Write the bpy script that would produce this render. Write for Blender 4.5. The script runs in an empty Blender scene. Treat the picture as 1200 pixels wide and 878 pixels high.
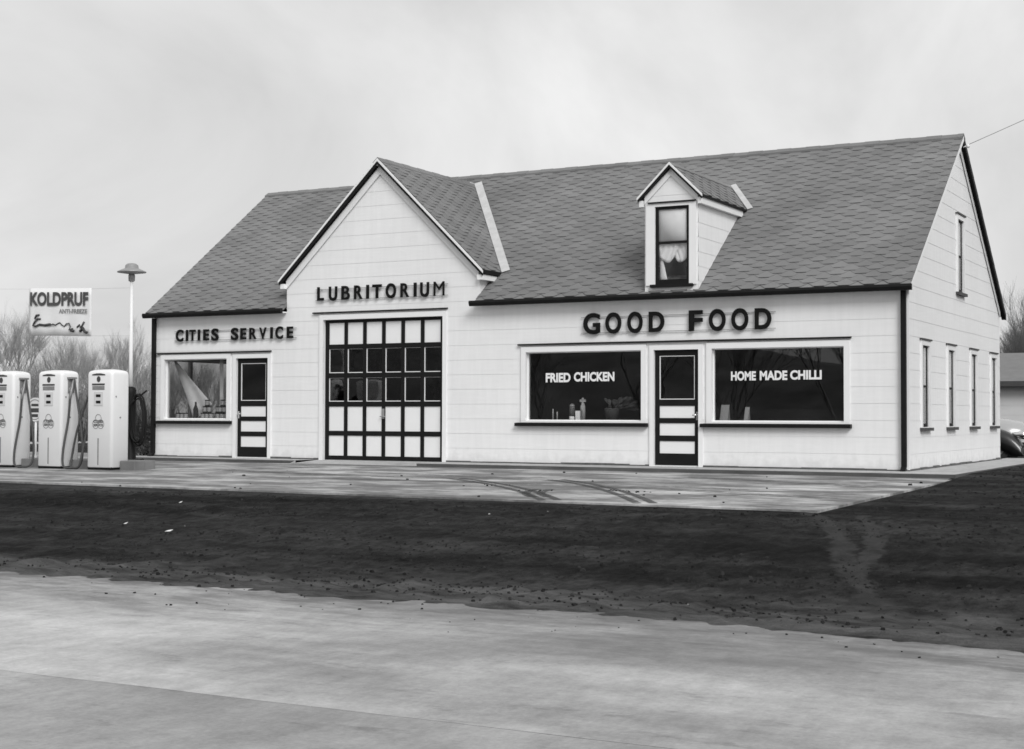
import bpy, bmesh, math, random
from mathutils import Vector, Matrix, noise as mnoise
R = math.radians
random.seed(7)
S = bpy.context.scene
COL = S.collection

# ------------------------------------------------------------------ camera
cam_d = bpy.data.cameras.new('camera')
cam = bpy.data.objects.new('camera', cam_d); COL.objects.link(cam)
cam_d.sensor_width = 36.0
cam_d.lens = 1744.23 / 1200 * 36.0
cam_d.clip_start = 0.1; cam_d.clip_end = 3000
yaw, pitch, roll = -0.49568, 0.027417, 0.002767
fw = Vector((math.sin(yaw)*math.cos(pitch), math.cos(yaw)*math.cos(pitch), math.sin(pitch)))
rt = Vector((math.cos(yaw), -math.sin(yaw), 0)); up = rt.cross(fw)
r2 = rt*math.cos(roll) + up*math.sin(roll); u2 = -rt*math.sin(roll) + up*math.cos(roll)
M = Matrix((r2, u2, -fw)).transposed().to_4x4()
M.translation = Vector((5.9969, -24.9329, 0.8922))
cam.matrix_world = M
S.camera = cam

# ------------------------------------------------------------------ sky and sun
SUN_EL = R(38); SUN_H = Vector((0.74, -0.67))
world = bpy.data.worlds.new("World"); S.world = world; world.use_nodes = True
nt = world.node_tree; nt.nodes.clear()
def N(t, ty, **kw):
    n = t.nodes.new(ty)
    for k, v in kw.items(): setattr(n, k, v)
    return n
out = N(nt, 'ShaderNodeOutputWorld'); bg = N(nt, 'ShaderNodeBackground')
sky = N(nt, 'ShaderNodeTexSky', sky_type='NISHITA', sun_disc=False)
sky.sun_elevation = SUN_EL; sky.sun_rotation = math.atan2(SUN_H.x, SUN_H.y)
sky.air_density = 1.0; sky.dust_density = 4.0; sky.ozone_density = 1.0
bw = N(nt, 'ShaderNodeRGBToBW')
tc = N(nt, 'ShaderNodeTexCoord'); mp = N(nt, 'ShaderNodeMapping'); mp.inputs['Scale'].default_value = (1.0, 1.0, 1.35)
nz = N(nt, 'ShaderNodeTexNoise'); nz.inputs['Scale'].default_value = 3.0; nz.inputs['Detail'].default_value = 8; nz.inputs['Roughness'].default_value = 0.55
nz.inputs['Distortion'].default_value = 0.6
rmp = N(nt, 'ShaderNodeMapRange'); rmp.inputs['From Min'].default_value = 0.3; rmp.inputs['From Max'].default_value = 0.72
rmp.inputs['To Min'].default_value = 4.4; rmp.inputs['To Max'].default_value = 7.2
mx = N(nt, 'ShaderNodeMix', data_type='FLOAT'); mx.inputs[0].default_value = 0.88   # thick overcast over the clear sky
L = nt.links.new
L(sky.outputs[0], bw.inputs[0]); L(tc.outputs['Generated'], mp.inputs[0]); L(mp.outputs[0], nz.inputs['Vector'])
L(nz.outputs['Fac'], rmp.inputs[0]); L(bw.outputs[0], mx.inputs[2]); L(rmp.outputs[0], mx.inputs[3])
L(mx.outputs[0], bg.inputs['Color']); bg.inputs['Strength'].default_value = 0.1
L(bg.outputs[0], out.inputs[0])
sun_d = bpy.data.lights.new('sun', 'SUN'); sun_d.energy = 1.5; sun_d.angle = R(26); sun_d.color = (1, 1, 1)
sun = bpy.data.objects.new('sun', sun_d); COL.objects.link(sun)
sdir = Vector((SUN_H.x*math.cos(SUN_EL), SUN_H.y*math.cos(SUN_EL), math.sin(SUN_EL)))
sun.rotation_euler = sdir.to_track_quat('Z', 'Y').to_euler(); sun.location = sdir*40
vs = S.view_settings; vs.view_transform = 'Standard'; vs.look = 'None'; vs.exposure = 0.50; vs.gamma = 1.0
vs.use_curve_mapping = False
S.cycles.filter_width = 1.6

# ------------------------------------------------------------------ materials
def base_mat(name):
    m = bpy.data.materials.new(name); m.use_nodes = True
    t = m.node_tree; b = t.nodes['Principled BSDF']
    return m, t, b
def mat(name, v, rough=0.6, var=0.0, scale=(1, 1, 1), nscale=3.0, bump=0.0, bscale=60.0, detail=4, spec=0.5, coat=0, metal=0, island=0.0):
    """grey procedural material: base value v, +-var by noise, fine bump"""
    m, t, b = base_mat(name)
    b.inputs['Roughness'].default_value = rough; b.inputs['Specular IOR Level'].default_value = spec
    b.inputs['Coat Weight'].default_value = coat; b.inputs['Metallic'].default_value = metal
    tcn = N(t, 'ShaderNodeTexCoord'); mpn = N(t, 'ShaderNodeMapping'); mpn.inputs['Scale'].default_value = scale
    t.links.new(tcn.outputs['Object'], mpn.inputs[0])
    n1 = N(t, 'ShaderNodeTexNoise'); n1.inputs['Scale'].default_value = nscale; n1.inputs['Detail'].default_value = detail; n1.inputs['Roughness'].default_value = 0.6
    t.links.new(mpn.outputs[0], n1.inputs['Vector'])
    mr = N(t, 'ShaderNodeMapRange'); mr.inputs['From Min'].default_value = 0.25; mr.inputs['From Max'].default_value = 0.75
    mr.inputs['To Min'].default_value = v*(1-var); mr.inputs['To Max'].default_value = v*(1+var)
    t.links.new(n1.outputs['Fac'], mr.inputs[0])
    last = mr.outputs[0]
    if island:
        g = N(t, 'ShaderNodeNewGeometry'); r_ = N(t, 'ShaderNodeMapRange'); r_.inputs['To Min'].default_value = 1-island; r_.inputs['To Max'].default_value = 1+island
        mu = N(t, 'ShaderNodeMath', operation='MULTIPLY')
        t.links.new(g.outputs['Random Per Island'], r_.inputs[0]); t.links.new(last, mu.inputs[0]); t.links.new(r_.outputs[0], mu.inputs[1]); last = mu.outputs[0]
    t.links.new(last, b.inputs['Base Color'])
    if bump:
        n2 = N(t, 'ShaderNodeTexNoise'); n2.inputs['Scale'].default_value = bscale; n2.inputs['Detail'].default_value = 5
        t.links.new(tcn.outputs['Object'], n2.inputs['Vector'])
        bp = N(t, 'ShaderNodeBump'); bp.inputs['Strength'].default_value = bump; bp.inputs['Distance'].default_value = 0.02
        t.links.new(n2.outputs['Fac'], bp.inputs['Height']); t.links.new(bp.outputs[0], b.inputs['Normal'])
    return m
WHITE = mat('white_paint', 0.80, 0.55, 0.03, (1, 1, 1), 2.0, 0.05, 40)
TRIM = mat('trim_paint', 0.82, 0.45, 0.02, (1, 1, 1), 3.0)
BLACK = mat('black_paint', 0.008, 0.55, 0.3, (1, 1, 1), 4.0, spec=0.2)
BLACKM = mat('black_matte', 0.010, 0.8, 0.3, (1, 1, 1), 4.0, spec=0.1)
SHINGLE = mat('roof_shingle', 0.185, 0.95, 0.22, (1, 1, 1), 0.5, 0.25, 300, 8, 0.2, island=0.085)
SHBUTT_SHADOW = mat('shingle_butt_shadow', 0.058, 0.95, 0.2, spec=0.1, island=0.45)
FLASH = mat('sheet_metal_flashing', 0.50, 0.6, 0.15, (1, 1, 1), 6.0, spec=0.5)
PUMP = mat('pump_enamel', 0.82, 0.30, 0.02, (1, 1, 1), 2.0, coat=0.3)
RUBBER = mat('rubber', 0.03, 0.7, 0.2)
HOSE = mat('hose_rubber', 0.05, 0.6, 0.2)
CONC = mat('kerb_concrete', 0.17, 0.9, 0.22, (1, 1, 1), 2.5, 0.3, 50)
HAZEBARK = mat('hazed_bark', 0.36, 0.9, 0.3, (1, 1, 1), 2.0)  # bark paled so the trees carry distance haze in their colour
BARKD = mat('dark_bark', 0.05, 0.9, 0.3, (1, 1, 1), 2.0)
CLOTH = mat('white_cloth', 0.85, 0.9, 0.05, (1, 1, 1), 8.0)
DRAPE = mat('drape_cloth', 0.62, 0.9, 0.12, (1, 1, 1), 8.0)
SHADE = mat('roller_shade', 0.80, 0.9, 0.06, (1, 1, 1), 6.0)
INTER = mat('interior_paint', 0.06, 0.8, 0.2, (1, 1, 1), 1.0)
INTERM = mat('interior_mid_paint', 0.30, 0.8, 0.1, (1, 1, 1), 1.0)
GREYM = mat('grey_metal', 0.30, 0.45, 0.1, metal=0.3)
CHROME = mat('chrome', 0.75, 0.12, 0.05, metal=1.0)
DARKG = mat('dark_print', 0.05, 0.6, 0.3, (1, 1, 1), 12.0)
MIDG = mat('grey_print', 0.22, 0.6, 0.2, (1, 1, 1), 12.0)
TIN = mat('tin_label', 0.34, 0.35, 0.5, (1, 1, 1), 14.0, metal=0.2)
SIGNW = mat('sign_white', 0.78, 0.6, 0.03)
ROADWHITE = mat('window_lettering', 0.80, 0.6, 0.06, (1, 1, 1), 30.0)
CARSHEEN = mat('car_sky_sheen', 0.36, 0.25, 0.03, coat=0.6)  # pale base colour stands in for sky sheen on a black car
CARD = mat('car_paint_dark', 0.012, 0.3, 0.1, coat=0.4)
GARW = mat('garage_paint', 0.62, 0.7, 0.05, (1, 1, 1), 2.0)
GARR = mat('garage_roof', 0.17, 0.95, 0.12, (1, 1, 1), 3.0, 0.2, 100)
CLOD = mat('dirt_clod', 0.026, 1.0, 0.4, (1, 1, 1), 6.0, 0.5, 60, spec=0.1, island=0.45)
PAPER = mat('paper', 0.75, 0.8, 0.05)
STONE = mat('pale_stone', 0.45, 0.9, 0.2)

def glass_mat(name, ior=1.5, tint=1.0, wob=0.0):
    m = bpy.data.materials.new(name); m.use_nodes = True; t = m.node_tree; t.nodes.clear()
    o = N(t, 'ShaderNodeOutputMaterial'); mixs = N(t, 'ShaderNodeMixShader'); tr = N(t, 'ShaderNodeBsdfTransparent'); gl = N(t, 'ShaderNodeBsdfGlossy'); fr = N(t, 'ShaderNodeFresnel')
    ge = N(t, 'ShaderNodeNewGeometry'); im = N(t, 'ShaderNodeMix', data_type='FLOAT'); im.inputs[2].default_value = ior; im.inputs[3].default_value = 1/ior   # thin sheet: same reflectance from both faces
    t.links.new(ge.outputs['Backfacing'], im.inputs[0]); t.links.new(im.outputs[0], fr.inputs['IOR'])
    tr.inputs['Color'].default_value = (tint, tint, tint, 1); gl.inputs['Roughness'].default_value = 0.0
    gl.inputs['Color'].default_value = (1, 1, 1, 1)
    if wob:
        tcn = N(t, 'ShaderNodeTexCoord'); n2 = N(t, 'ShaderNodeTexNoise'); n2.inputs['Scale'].default_value = 2.2; n2.inputs['Detail'].default_value = 1.5
        bp = N(t, 'ShaderNodeBump'); bp.inputs['Strength'].default_value = wob; bp.inputs['Distance'].default_value = 0.03
        t.links.new(tcn.outputs['Object'], n2.inputs['Vector']); t.links.new(n2.outputs['Fac'], bp.inputs['Height'])
        t.links.new(bp.outputs[0], gl.inputs['Normal'])
    t.links.new(fr.outputs[0], mixs.inputs[0]); t.links.new(tr.outputs[0], mixs.inputs[1]); t.links.new(gl.outputs[0], mixs.inputs[2])
    t.links.new(mixs.outputs[0], o.inputs[0]); return m
GLASS = glass_mat('window_glass', 1.5, 0.94, 0.006)
GLASSW = glass_mat('wavy_glass', 1.55, 0.85, 0.12)
DIMGLASS = glass_mat('dimming_glass', 1.5, 0.64, 0.02)  # tint added to dim the sky seen through the end window

def siding_mat():
    m, t, b = base_mat('white_siding')
    b.inputs['Roughness'].default_value = 0.6
    tcn = N(t, 'ShaderNodeTexCoord')
    def noise(scale, ns, det, v0, v1, f0=0.3, f1=0.7):
        mpn = N(t, 'ShaderNodeMapping'); mpn.inputs['Scale'].default_value = scale
        t.links.new(tcn.outputs['Object'], mpn.inputs[0])
        n1 = N(t, 'ShaderNodeTexNoise'); n1.inputs['Scale'].default_value = ns; n1.inputs['Detail'].default_value = det
        t.links.new(mpn.outputs[0], n1.inputs['Vector'])
        mr = N(t, 'ShaderNodeMapRange'); mr.inputs['From Min'].default_value = f0; mr.inputs['From Max'].default_value = f1
        mr.inputs['To Min'].default_value = v0; mr.inputs['To Max'].default_value = v1
        t.links.new(n1.outputs['Fac'], mr.inputs[0]); return mr.outputs[0]
    a = noise((1, 1, 1), 0.5, 3, 0.80, 0.86); c = noise((6, 6, 0.6), 2.0, 4, 0.95, 1.0)   # faint rain streaks
    d = noise((0.7, 0.7, 9), 2.0, 3, 0.97, 1.0)
    m1 = N(t, 'ShaderNodeMath', operation='MULTIPLY'); t.links.new(a, m1.inputs[0]); t.links.new(c, m1.inputs[1])
    m2 = N(t, 'ShaderNodeMath', operation='MULTIPLY'); t.links.new(m1.outputs[0], m2.inputs[0]); t.links.new(d, m2.inputs[1])
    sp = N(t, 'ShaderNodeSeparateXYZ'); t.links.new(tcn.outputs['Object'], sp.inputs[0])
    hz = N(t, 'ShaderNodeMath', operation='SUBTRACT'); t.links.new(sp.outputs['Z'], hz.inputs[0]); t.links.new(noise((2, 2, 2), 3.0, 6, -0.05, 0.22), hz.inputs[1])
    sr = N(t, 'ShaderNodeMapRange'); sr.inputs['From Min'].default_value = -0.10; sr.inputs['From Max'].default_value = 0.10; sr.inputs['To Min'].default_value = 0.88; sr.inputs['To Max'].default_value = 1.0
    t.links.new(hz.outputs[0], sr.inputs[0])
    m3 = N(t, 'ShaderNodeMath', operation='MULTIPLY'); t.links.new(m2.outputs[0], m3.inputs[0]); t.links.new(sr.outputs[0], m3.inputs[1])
    t.links.new(m3.outputs[0], b.inputs['Base Color'])
    return m
SIDING = siding_mat()

def ground_mat():
    m, t, b = base_mat('ground_dirt')
    b.inputs['Roughness'].default_value = 1.0; b.inputs['Specular IOR Level'].default_value = 0.1
    tcn = N(t, 'ShaderNodeTexCoord'); P = tcn.outputs['Object']
    sx = N(t, 'ShaderNodeSeparateXYZ'); t.links.new(P, sx.inputs[0])
    def math_(op, a, b_=None, clamp=False):
        n = N(t, 'ShaderNodeMath', operation=op); n.use_clamp = clamp
        for i, q in enumerate((a, b_)):
            if q is None: continue
            if isinstance(q, (int, float)): n.inputs[i].default_value = q
            else: t.links.new(q, n.inputs[i])
        return n.outputs[0]
    def noise(scale, ns, det, v0, v1, f0=0.3, f1=0.7, rough=0.6):
        mpn = N(t, 'ShaderNodeMapping'); mpn.inputs['Scale'].default_value = scale
        t.links.new(P, mpn.inputs[0])
        n1 = N(t, 'ShaderNodeTexNoise'); n1.inputs['Scale'].default_value = ns; n1.inputs['Detail'].default_value = det; n1.inputs['Roughness'].default_value = rough
        t.links.new(mpn.outputs[0], n1.inputs['Vector'])
        mr = N(t, 'ShaderNodeMapRange'); mr.inputs['From Min'].default_value = f0; mr.inputs['From Max'].default_value = f1
        mr.inputs['To Min'].default_value = v0; mr.inputs['To Max'].default_value = v1
        t.links.new(n1.outputs['Fac'], mr.inputs[0]); return mr.outputs[0]
    def sstep(x, e0, e1, v0=0.0, v1=1.0):
        mr = N(t, 'ShaderNodeMapRange', interpolation_type='SMOOTHSTEP')
        mr.inputs['From Min'].default_value = e0; mr.inputs['From Max'].default_value = e1
        mr.inputs['To Min'].default_value = v0; mr.inputs['To Max'].default_value = v1
        t.links.new(x, mr.inputs[0]); return mr.outputs[0]
    def mixf(f, a, b_):
        n = N(t, 'ShaderNodeMix', data_type='FLOAT')
        for i, q in ((0, f), (2, a), (3, b_)):
            if isinstance(q, (int, float)): n.inputs[i].default_value = q
            else: t.links.new(q, n.inputs[i])
        return n.outputs[0]
    X, Y = sx.outputs['X'], sx.outputs['Y']
    bands = noise((0.13, 1.1, 1), 0.9, 5, 0.0, 1.0, 0.42, 0.66)       # graded strips of drier soil
    fine = math_('MULTIPLY', noise((1, 0.32, 5), 8.0, 7, 0.40, 1.55, 0.32, 0.68, 0.75), noise((0.6, 0.5, 2), 1.8, 5, 0.6, 1.4, 0.32, 0.68))
    base = mixf(bands, 0.016, 0.060)
    base = math_('MULTIPLY', base, fine)
    # worn paths from the forecourt corner
    wob = noise((1, 1, 1), 1.3, 4, -0.35, 0.35); wob2 = noise((1, 1, 1), 4.0, 4, -0.07, 0.07)
    ty = math_('ADD', Y, wob)
    def path(x0, y0, x1, y1, w):
        k = (x1-x0)/(y1-y0)
        cx_ = math_('ADD', math_('MULTIPLY', math_('SUBTRACT', Y, y0), k), x0)
        d = math_('ABSOLUTE', math_('SUBTRACT', math_('ADD', X, wob2), cx_))
        return math_('MULTIPLY', sstep(d, w*0.4, w, 1.0, 0.0), math_('MULTIPLY', sstep(Y, y0+0.12, y0-0.02), sstep(Y, y1-0.15, y1)))
    SEG = [(0.85, -8.4, 1.42, -9.4, .13), (1.42, -9.4, 2.0, -10.9, .15), (2.0, -10.9, 2.45, -12.2, .17), (2.45, -12.2, 2.95, -13.4, .16), (1.55, -8.6, 2.05, -9.9, .12), (2.05, -9.9, 2.35, -11.1, .13), (2.35, -11.1, 2.5, -12.3, .13)]
    p = None
    for q in SEG:
        r_ = path(*q); p = r_ if p is None else math_('MAXIMUM', p, r_)
    patch = noise((1, 1, 1), 3.0, 4, 0.0, 1.0, 0.42, 0.6)
    p = math_('MULTIPLY', p, math_('ADD', math_('MULTIPLY', patch, 0.45), 0.55))
    base = mixf(math_('MULTIPLY', p, 0.85), base, 0.085)
    # gritty shoulder beside the road
    sh = sstep(math_('ADD', Y, math_('MULTIPLY', wob, 1.3)), -13.35, -14.3)
    sh = math_('MULTIPLY', sh, sstep(Y, -16, -15.5))
    grit = noise((0.35, 1.4, 1), 2.5, 6, 0.045, 0.20, 0.35, 0.7, 0.7)
    base = mixf(sh, base, grit)
    # winter grass beyond the lot
    far = sstep(math_('ADD', Y, math_('MULTIPLY', wob, 6)), 20, 34)
    farx = sstep(X, -37, -41)
    fg = noise((0.05, 0.05, 1), 1.0, 5, 0.07, 0.17)
    base = mixf(math_('MAXIMUM', far, farx), base, fg)
    t.links.new(base, b.inputs['Base Color'])
    n2 = N(t, 'ShaderNodeTexNoise'); n2.inputs['Scale'].default_value = 14; n2.inputs['Detail'].default_value = 7; n2.inputs['Roughness'].default_value = 0.7
    t.links.new(P, n2.inputs['Vector'])
    bp = N(t, 'ShaderNodeBump'); bp.inputs['Strength'].default_value = 1.0; bp.inputs['Distance'].default_value = 0.12
    t.links.new(n2.outputs['Fac'], bp.inputs['Height']); t.links.new(bp.outputs[0], b.inputs['Normal'])
    return m
GROUND = ground_mat()

def slab_mat(name, lo, hi, stretch, stains, dark, joints=None, edge=False):
    m, t, b = base_mat(name)
    b.inputs['Roughness'].default_value = 0.9; b.inputs['Specular IOR Level'].default_value = 0.25
    tcn = N(t, 'ShaderNodeTexCoord'); P = tcn.outputs['Object']
    def noise(scale, ns, det, v0, v1, f0=0.3, f1=0.7, rough=0.6):
        mpn = N(t, 'ShaderNodeMapping'); mpn.inputs['Scale'].default_value = scale
        t.links.new(P, mpn.inputs[0])
        n1 = N(t, 'ShaderNodeTexNoise'); n1.inputs['Scale'].default_value = ns; n1.inputs['Detail'].default_value = det; n1.inputs['Roughness'].default_value = rough
        t.links.new(mpn.outputs[0], n1.inputs['Vector'])
        mr = N(t, 'ShaderNodeMapRange'); mr.inputs['From Min'].default_value = f0; mr.inputs['From Max'].default_value = f1
        mr.inputs['To Min'].default_value = v0; mr.inputs['To Max'].default_value = v1
        t.links.new(n1.outputs['Fac'], mr.inputs[0]); return mr.outputs[0]
    def mul(a, c):
        n = N(t, 'ShaderNodeMath', operation='MULTIPLY'); t.links.new(a, n.inputs[0]); t.links.new(c, n.inputs[1]); return n.outputs[0]
    v = noise(stretch, 0.8, 5, lo, hi)
    v = mul(v, noise((1, 1, 1), 25, 8, 0.84, 1.16, 0.3, 0.7, 0.8)); v = mul(v, noise((1, 0.5, 1), 6, 7, 0.80, 1.14, 0.3, 0.7, 0.75))
    v = mul(v, noise(stains[0], stains[1], 5, dark, 1.0, stains[2], stains[3], 0.65))
    v = mul(v, noise((0.6, 1.6, 1), 3.5, 6, 0.72, 1.0, 0.30, 0.42, 0.7))
    if edge:      # soil carried onto the road from the verge
        sx = N(t, 'ShaderNodeSeparateXYZ'); t.links.new(P, sx.inputs[0])
        wob = noise((0.35, 1, 1), 1.2, 5, -0.7, 0.7)
        ad = N(t, 'ShaderNodeMath', operation='ADD'); t.links.new(sx.outputs['Y'], ad.inputs[0]); t.links.new(wob, ad.inputs[1])
        sm = N(t, 'ShaderNodeMapRange', interpolation_type='SMOOTHSTEP'); sm.inputs['From Min'].default_value = -17.0; sm.inputs['From Max'].default_value = -15.1; sm.inputs['To Max'].default_value = 0.9
        t.links.new(ad.outputs[0], sm.inputs[0])
        f = mul(sm.outputs[0], noise((0.6, 1.6, 1), 2.2, 7, 0.35, 1.0, 0.38, 0.6, 0.75))
        mxn = N(t, 'ShaderNodeMix', data_type='FLOAT'); t.links.new(f, mxn.inputs[0]); t.links.new(v, mxn.inputs[2]); mxn.inputs[3].default_value = 0.11
        v = mxn.outputs[0]
    t.links.new(v, b.inputs['Base Color'])
    n2 = N(t, 'ShaderNodeTexNoise'); n2.inputs['Scale'].default_value = 40; n2.inputs['Detail'].default_value = 6
    t.links.new(P, n2.inputs['Vector'])
    bp = N(t, 'ShaderNodeBump'); bp.inputs['Strength'].default_value = 0.3; bp.inputs['Distance'].default_value = 0.01
    t.links.new(n2.outputs['Fac'], bp.inputs['Height']); t.links.new(bp.outputs[0], b.inputs['Normal'])
    return m
ROAD = slab_mat('road_concrete', 0.34, 0.57, (0.22, 0.45, 1), ((0.20, 0.42, 1), 1.0, 0.42, 0.60), 0.58, edge=True)
ROADB = slab_mat('road_concrete_worn', 0.275, 0.42, (0.3, 0.4, 1), ((0.3, 0.4, 1), 1.0, 0.38, 0.58), 0.66)
APRON = slab_mat('forecourt_concrete', 0.36, 0.58, (0.6, 0.9, 1), ((0.55, 1.1, 1), 1.3, 0.45, 0.64), 0.36)
WALK = slab_mat('walk_concrete', 0.36, 0.46, (0.4, 0.8, 1), ((0.5, 0.8, 1), 2.0, 0.3, 0.5), 0.75)

def mud_mat():
    m, t, b = base_mat('mud_print'); b.inputs['Roughness'].default_value = 1.0
    b.inputs['Base Color'].default_value = (0.07, 0.07, 0.07, 1)
    tcn = N(t, 'ShaderNodeTexCoord'); n1 = N(t, 'ShaderNodeTexNoise'); n1.inputs['Scale'].default_value = 7; n1.inputs['Detail'].default_value = 5
    t.links.new(tcn.outputs['Object'], n1.inputs['Vector'])
    mr = N(t, 'ShaderNodeMapRange'); mr.inputs['From Min'].default_value = 0.26; mr.inputs['From Max'].default_value = 0.50; mr.inputs['To Max'].default_value = 0.8
    t.links.new(n1.outputs['Fac'], mr.inputs[0]); t.links.new(mr.outputs[0], b.inputs['Alpha'])
    return m
MUD = mud_mat()

# ------------------------------------------------------------------ mesh builder and tagging
class MB:
    def __init__(s): s.v = []; s.f = []; s.mi = []; s.sm = []
    def add(s, vs_, fs, mi=0, smooth=False):
        o = len(s.v); s.v += [tuple(p) for p in vs_]
        for f in fs: s.f.append([i+o for i in f]); s.mi.append(mi); s.sm.append(smooth)
        return s
    def poly(s, pts, mi=0): return s.add(pts, [list(range(len(pts)))], mi)
    def box(s, a, b, mi=0):
        x0, y0, z0 = (min(a[i], b[i]) for i in range(3)); x1, y1, z1 = (max(a[i], b[i]) for i in range(3))
        return s.add([(x0,y0,z0),(x1,y0,z0),(x1,y1,z0),(x0,y1,z0),(x0,y0,z1),(x1,y0,z1),(x1,y1,z1),(x0,y1,z1)],
                     [(0,3,2,1),(4,5,6,7),(0,1,5,4),(1,2,6,5),(2,3,7,6),(3,0,4,7)], mi)
    def prism(s, pts, d, mi=0):
        """polygon pts extruded along vector d"""
        n = len(pts); d = Vector(d); P = [Vector(p) for p in pts]
        vs_ = P + [p+d for p in P]
        fs = [list(range(n))[::-1], list(range(n, 2*n))] + [(i, (i+1) % n, n+(i+1) % n, n+i) for i in range(n)]
        return s.add(vs_, fs, mi)
    def beam(s, p0, p1, w, h, upv=(0, 0, 1), mi=0):
        p0, p1 = Vector(p0), Vector(p1); d = (p1-p0).normalized(); a = d.cross(Vector(upv)).normalized(); b = a.cross(d).normalized()
        q = [p0-a*w/2-b*h/2, p0+a*w/2-b*h/2, p0+a*w/2+b*h/2, p0-a*w/2+b*h/2]
        return s.prism(q, p1-p0, mi)
    def tube(s, pts, rad, n=6, mi=0, caps=True, smooth=True):
        pts = [Vector(p) for p in pts]; rs = rad if isinstance(rad, (list, tuple)) else [rad]*len(pts)
        o = len(s.v); ref = None
        for i, p in enumerate(pts):
            d = (pts[min(i+1, len(pts)-1)] - pts[max(i-1, 0)])
            if d.length < 1e-9: d = Vector((0, 0, 1))
            d.normalize()
            if ref is None: ref = d.orthogonal().normalized()
            a = ref - d*ref.dot(d)
            if a.length < 1e-6: a = d.orthogonal()
            a.normalize(); ref = a; b = d.cross(a)
            for k in range(n):
                t = 2*math.pi*k/n; s.v.append(tuple(p + (a*math.cos(t)+b*math.sin(t))*rs[i]))
        for i in range(len(pts)-1):
            for k in range(n):
                s.f.append([o+i*n+k, o+i*n+(k+1) % n, o+(i+1)*n+(k+1) % n, o+(i+1)*n+k]); s.mi.append(mi); s.sm.append(smooth)
        if caps:
            s.f.append([o+k for k in range(n)][::-1]); s.mi.append(mi); s.sm.append(False)
            e = o+(len(pts)-1)*n; s.f.append([e+k for k in range(n)]); s.mi.append(mi); s.sm.append(False)
        return s
    def lathe(s, c, prof, n=20, mi=0, smooth=True):
        """prof: list of (radius, z) around vertical axis at c"""
        c = Vector(c); o = len(s.v)
        for r_, z in prof:
            for k in range(n):
                t = 2*math.pi*k/n; s.v.append((c.x+r_*math.cos(t), c.y+r_*math.sin(t), c.z+z))
        for i in range(len(prof)-1):
            for k in range(n):
                s.f.append([o+i*n+k, o+i*n+(k+1) % n, o+(i+1)*n+(k+1) % n, o+(i+1)*n+k]); s.mi.append(mi); s.sm.append(smooth)
        s.f.append([o+k for k in range(n)][::-1]); s.mi.append(mi); s.sm.append(False)
        e = o+(len(prof)-1)*n; s.f.append([e+k for k in range(n)]); s.mi.append(mi); s.sm.append(False)
        return s
    def build(s, name, mats, parent=None, loc=None):
        me = bpy.data.meshes.new(name); 
        vs_ = s.v
        if loc is not None: vs_ = [(x-loc[0], y-loc[1], z-loc[2]) for x, y, z in vs_]
        me.from_pydata(vs_, [], s.f)
        for m in (mats if isinstance(mats, (list, tuple)) else [mats]): me.materials.append(m)
        me.polygons.foreach_set('material_index', s.mi); me.polygons.foreach_set('use_smooth', s.sm)
        me.update()
        o = bpy.data.objects.new(name, me); COL.objects.link(o)
        if loc is not None: o.location = loc
        if parent is not None:
            o.parent = parent
            # parts are authored in world space: undo the root's offset
            if loc is None:
                inv = Vector(world_loc(parent)); o.location = -inv
            else: o.location = Vector(loc) - Vector(world_loc(parent))
        return o
def world_loc(o):
    p = Vector((0, 0, 0))
    while o is not None: p += Vector(o.location); o = o.parent
    return p
def tag(o, label=None, cat=None, group=None, kind=None):
    if label: o['label'] = label
    if cat: o['category'] = cat
    if group: o['group'] = group
    if kind: o['kind'] = kind
    return o
def thing(name, loc, label, cat, group=None):
    o = bpy.data.objects.new(name, None); COL.objects.link(o); o.location = loc; o.empty_display_size = 0.2
    return tag(o, label, cat, group)
def copy_tree(o, parent=None):
    c = o.copy(); COL.objects.link(c); c.parent = parent
    for ch in list(o.children): copy_tree(ch, c)
    return c
def fbm(x, y, s, o=3):
    v = 0; a = 1; t = 0
    for i in range(o):
        v += a*mnoise.noise(Vector((x*s, y*s, 3.7*i))); t += a; a *= .5; s *= 2.1
    return v/t
def lerp(a, b, t): return a+(b-a)*t
def sst(e0, e1, x):
    t = max(0, min(1, (x-e0)/(e1-e0))); return t*t*(3-2*t)

# lettering: Blender's own face, emboldened, fitted to a box; returned in local XZ (facing -Y)
def text_geo(txt, w, h, bold=0.0, depth=0.0, sx=1.0):
    cu = bpy.data.curves.new('lettering', 'FONT'); cu.body = txt; cu.size = 1.0; cu.offset = bold; cu.extrude = 0.5 if depth else 0.0
    cu.resolution_u = 6
    o = bpy.data.objects.new('lettering', cu); COL.objects.link(o)
    dg = bpy.context.evaluated_depsgraph_get(); me = bpy.data.meshes.new_from_object(o.evaluated_get(dg))
    P = [v.co.copy() for v in me.vertices]; F = [list(p.vertices) for p in me.polygons]
    bpy.data.objects.remove(o); bpy.data.curves.remove(cu); bpy.data.meshes.remove(me)
    x0 = min(p.x for p in P); x1 = max(p.x for p in P); y0 = min(p.y for p in P); y1 = max(p.y for p in P)
    kx = w/(x1-x0) if w else h/(y1-y0)*sx; ky = h/(y1-y0)
    V = [((p.x-x0)*kx, -p.z*depth*1.0, (p.y-y0)*ky) for p in P]
    return V, F
def add_text(mb, txt, x, y, z, w, h, bold=0.0, depth=0.0, mi=0, sx=1.0, xf=None):
    V, F = text_geo(txt, w, h, bold, depth, sx)
    mb.add([(xf(a, b, c) if xf else (x+a, y+b, z+c)) for a, b, c in V], F, mi); return mb

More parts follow.
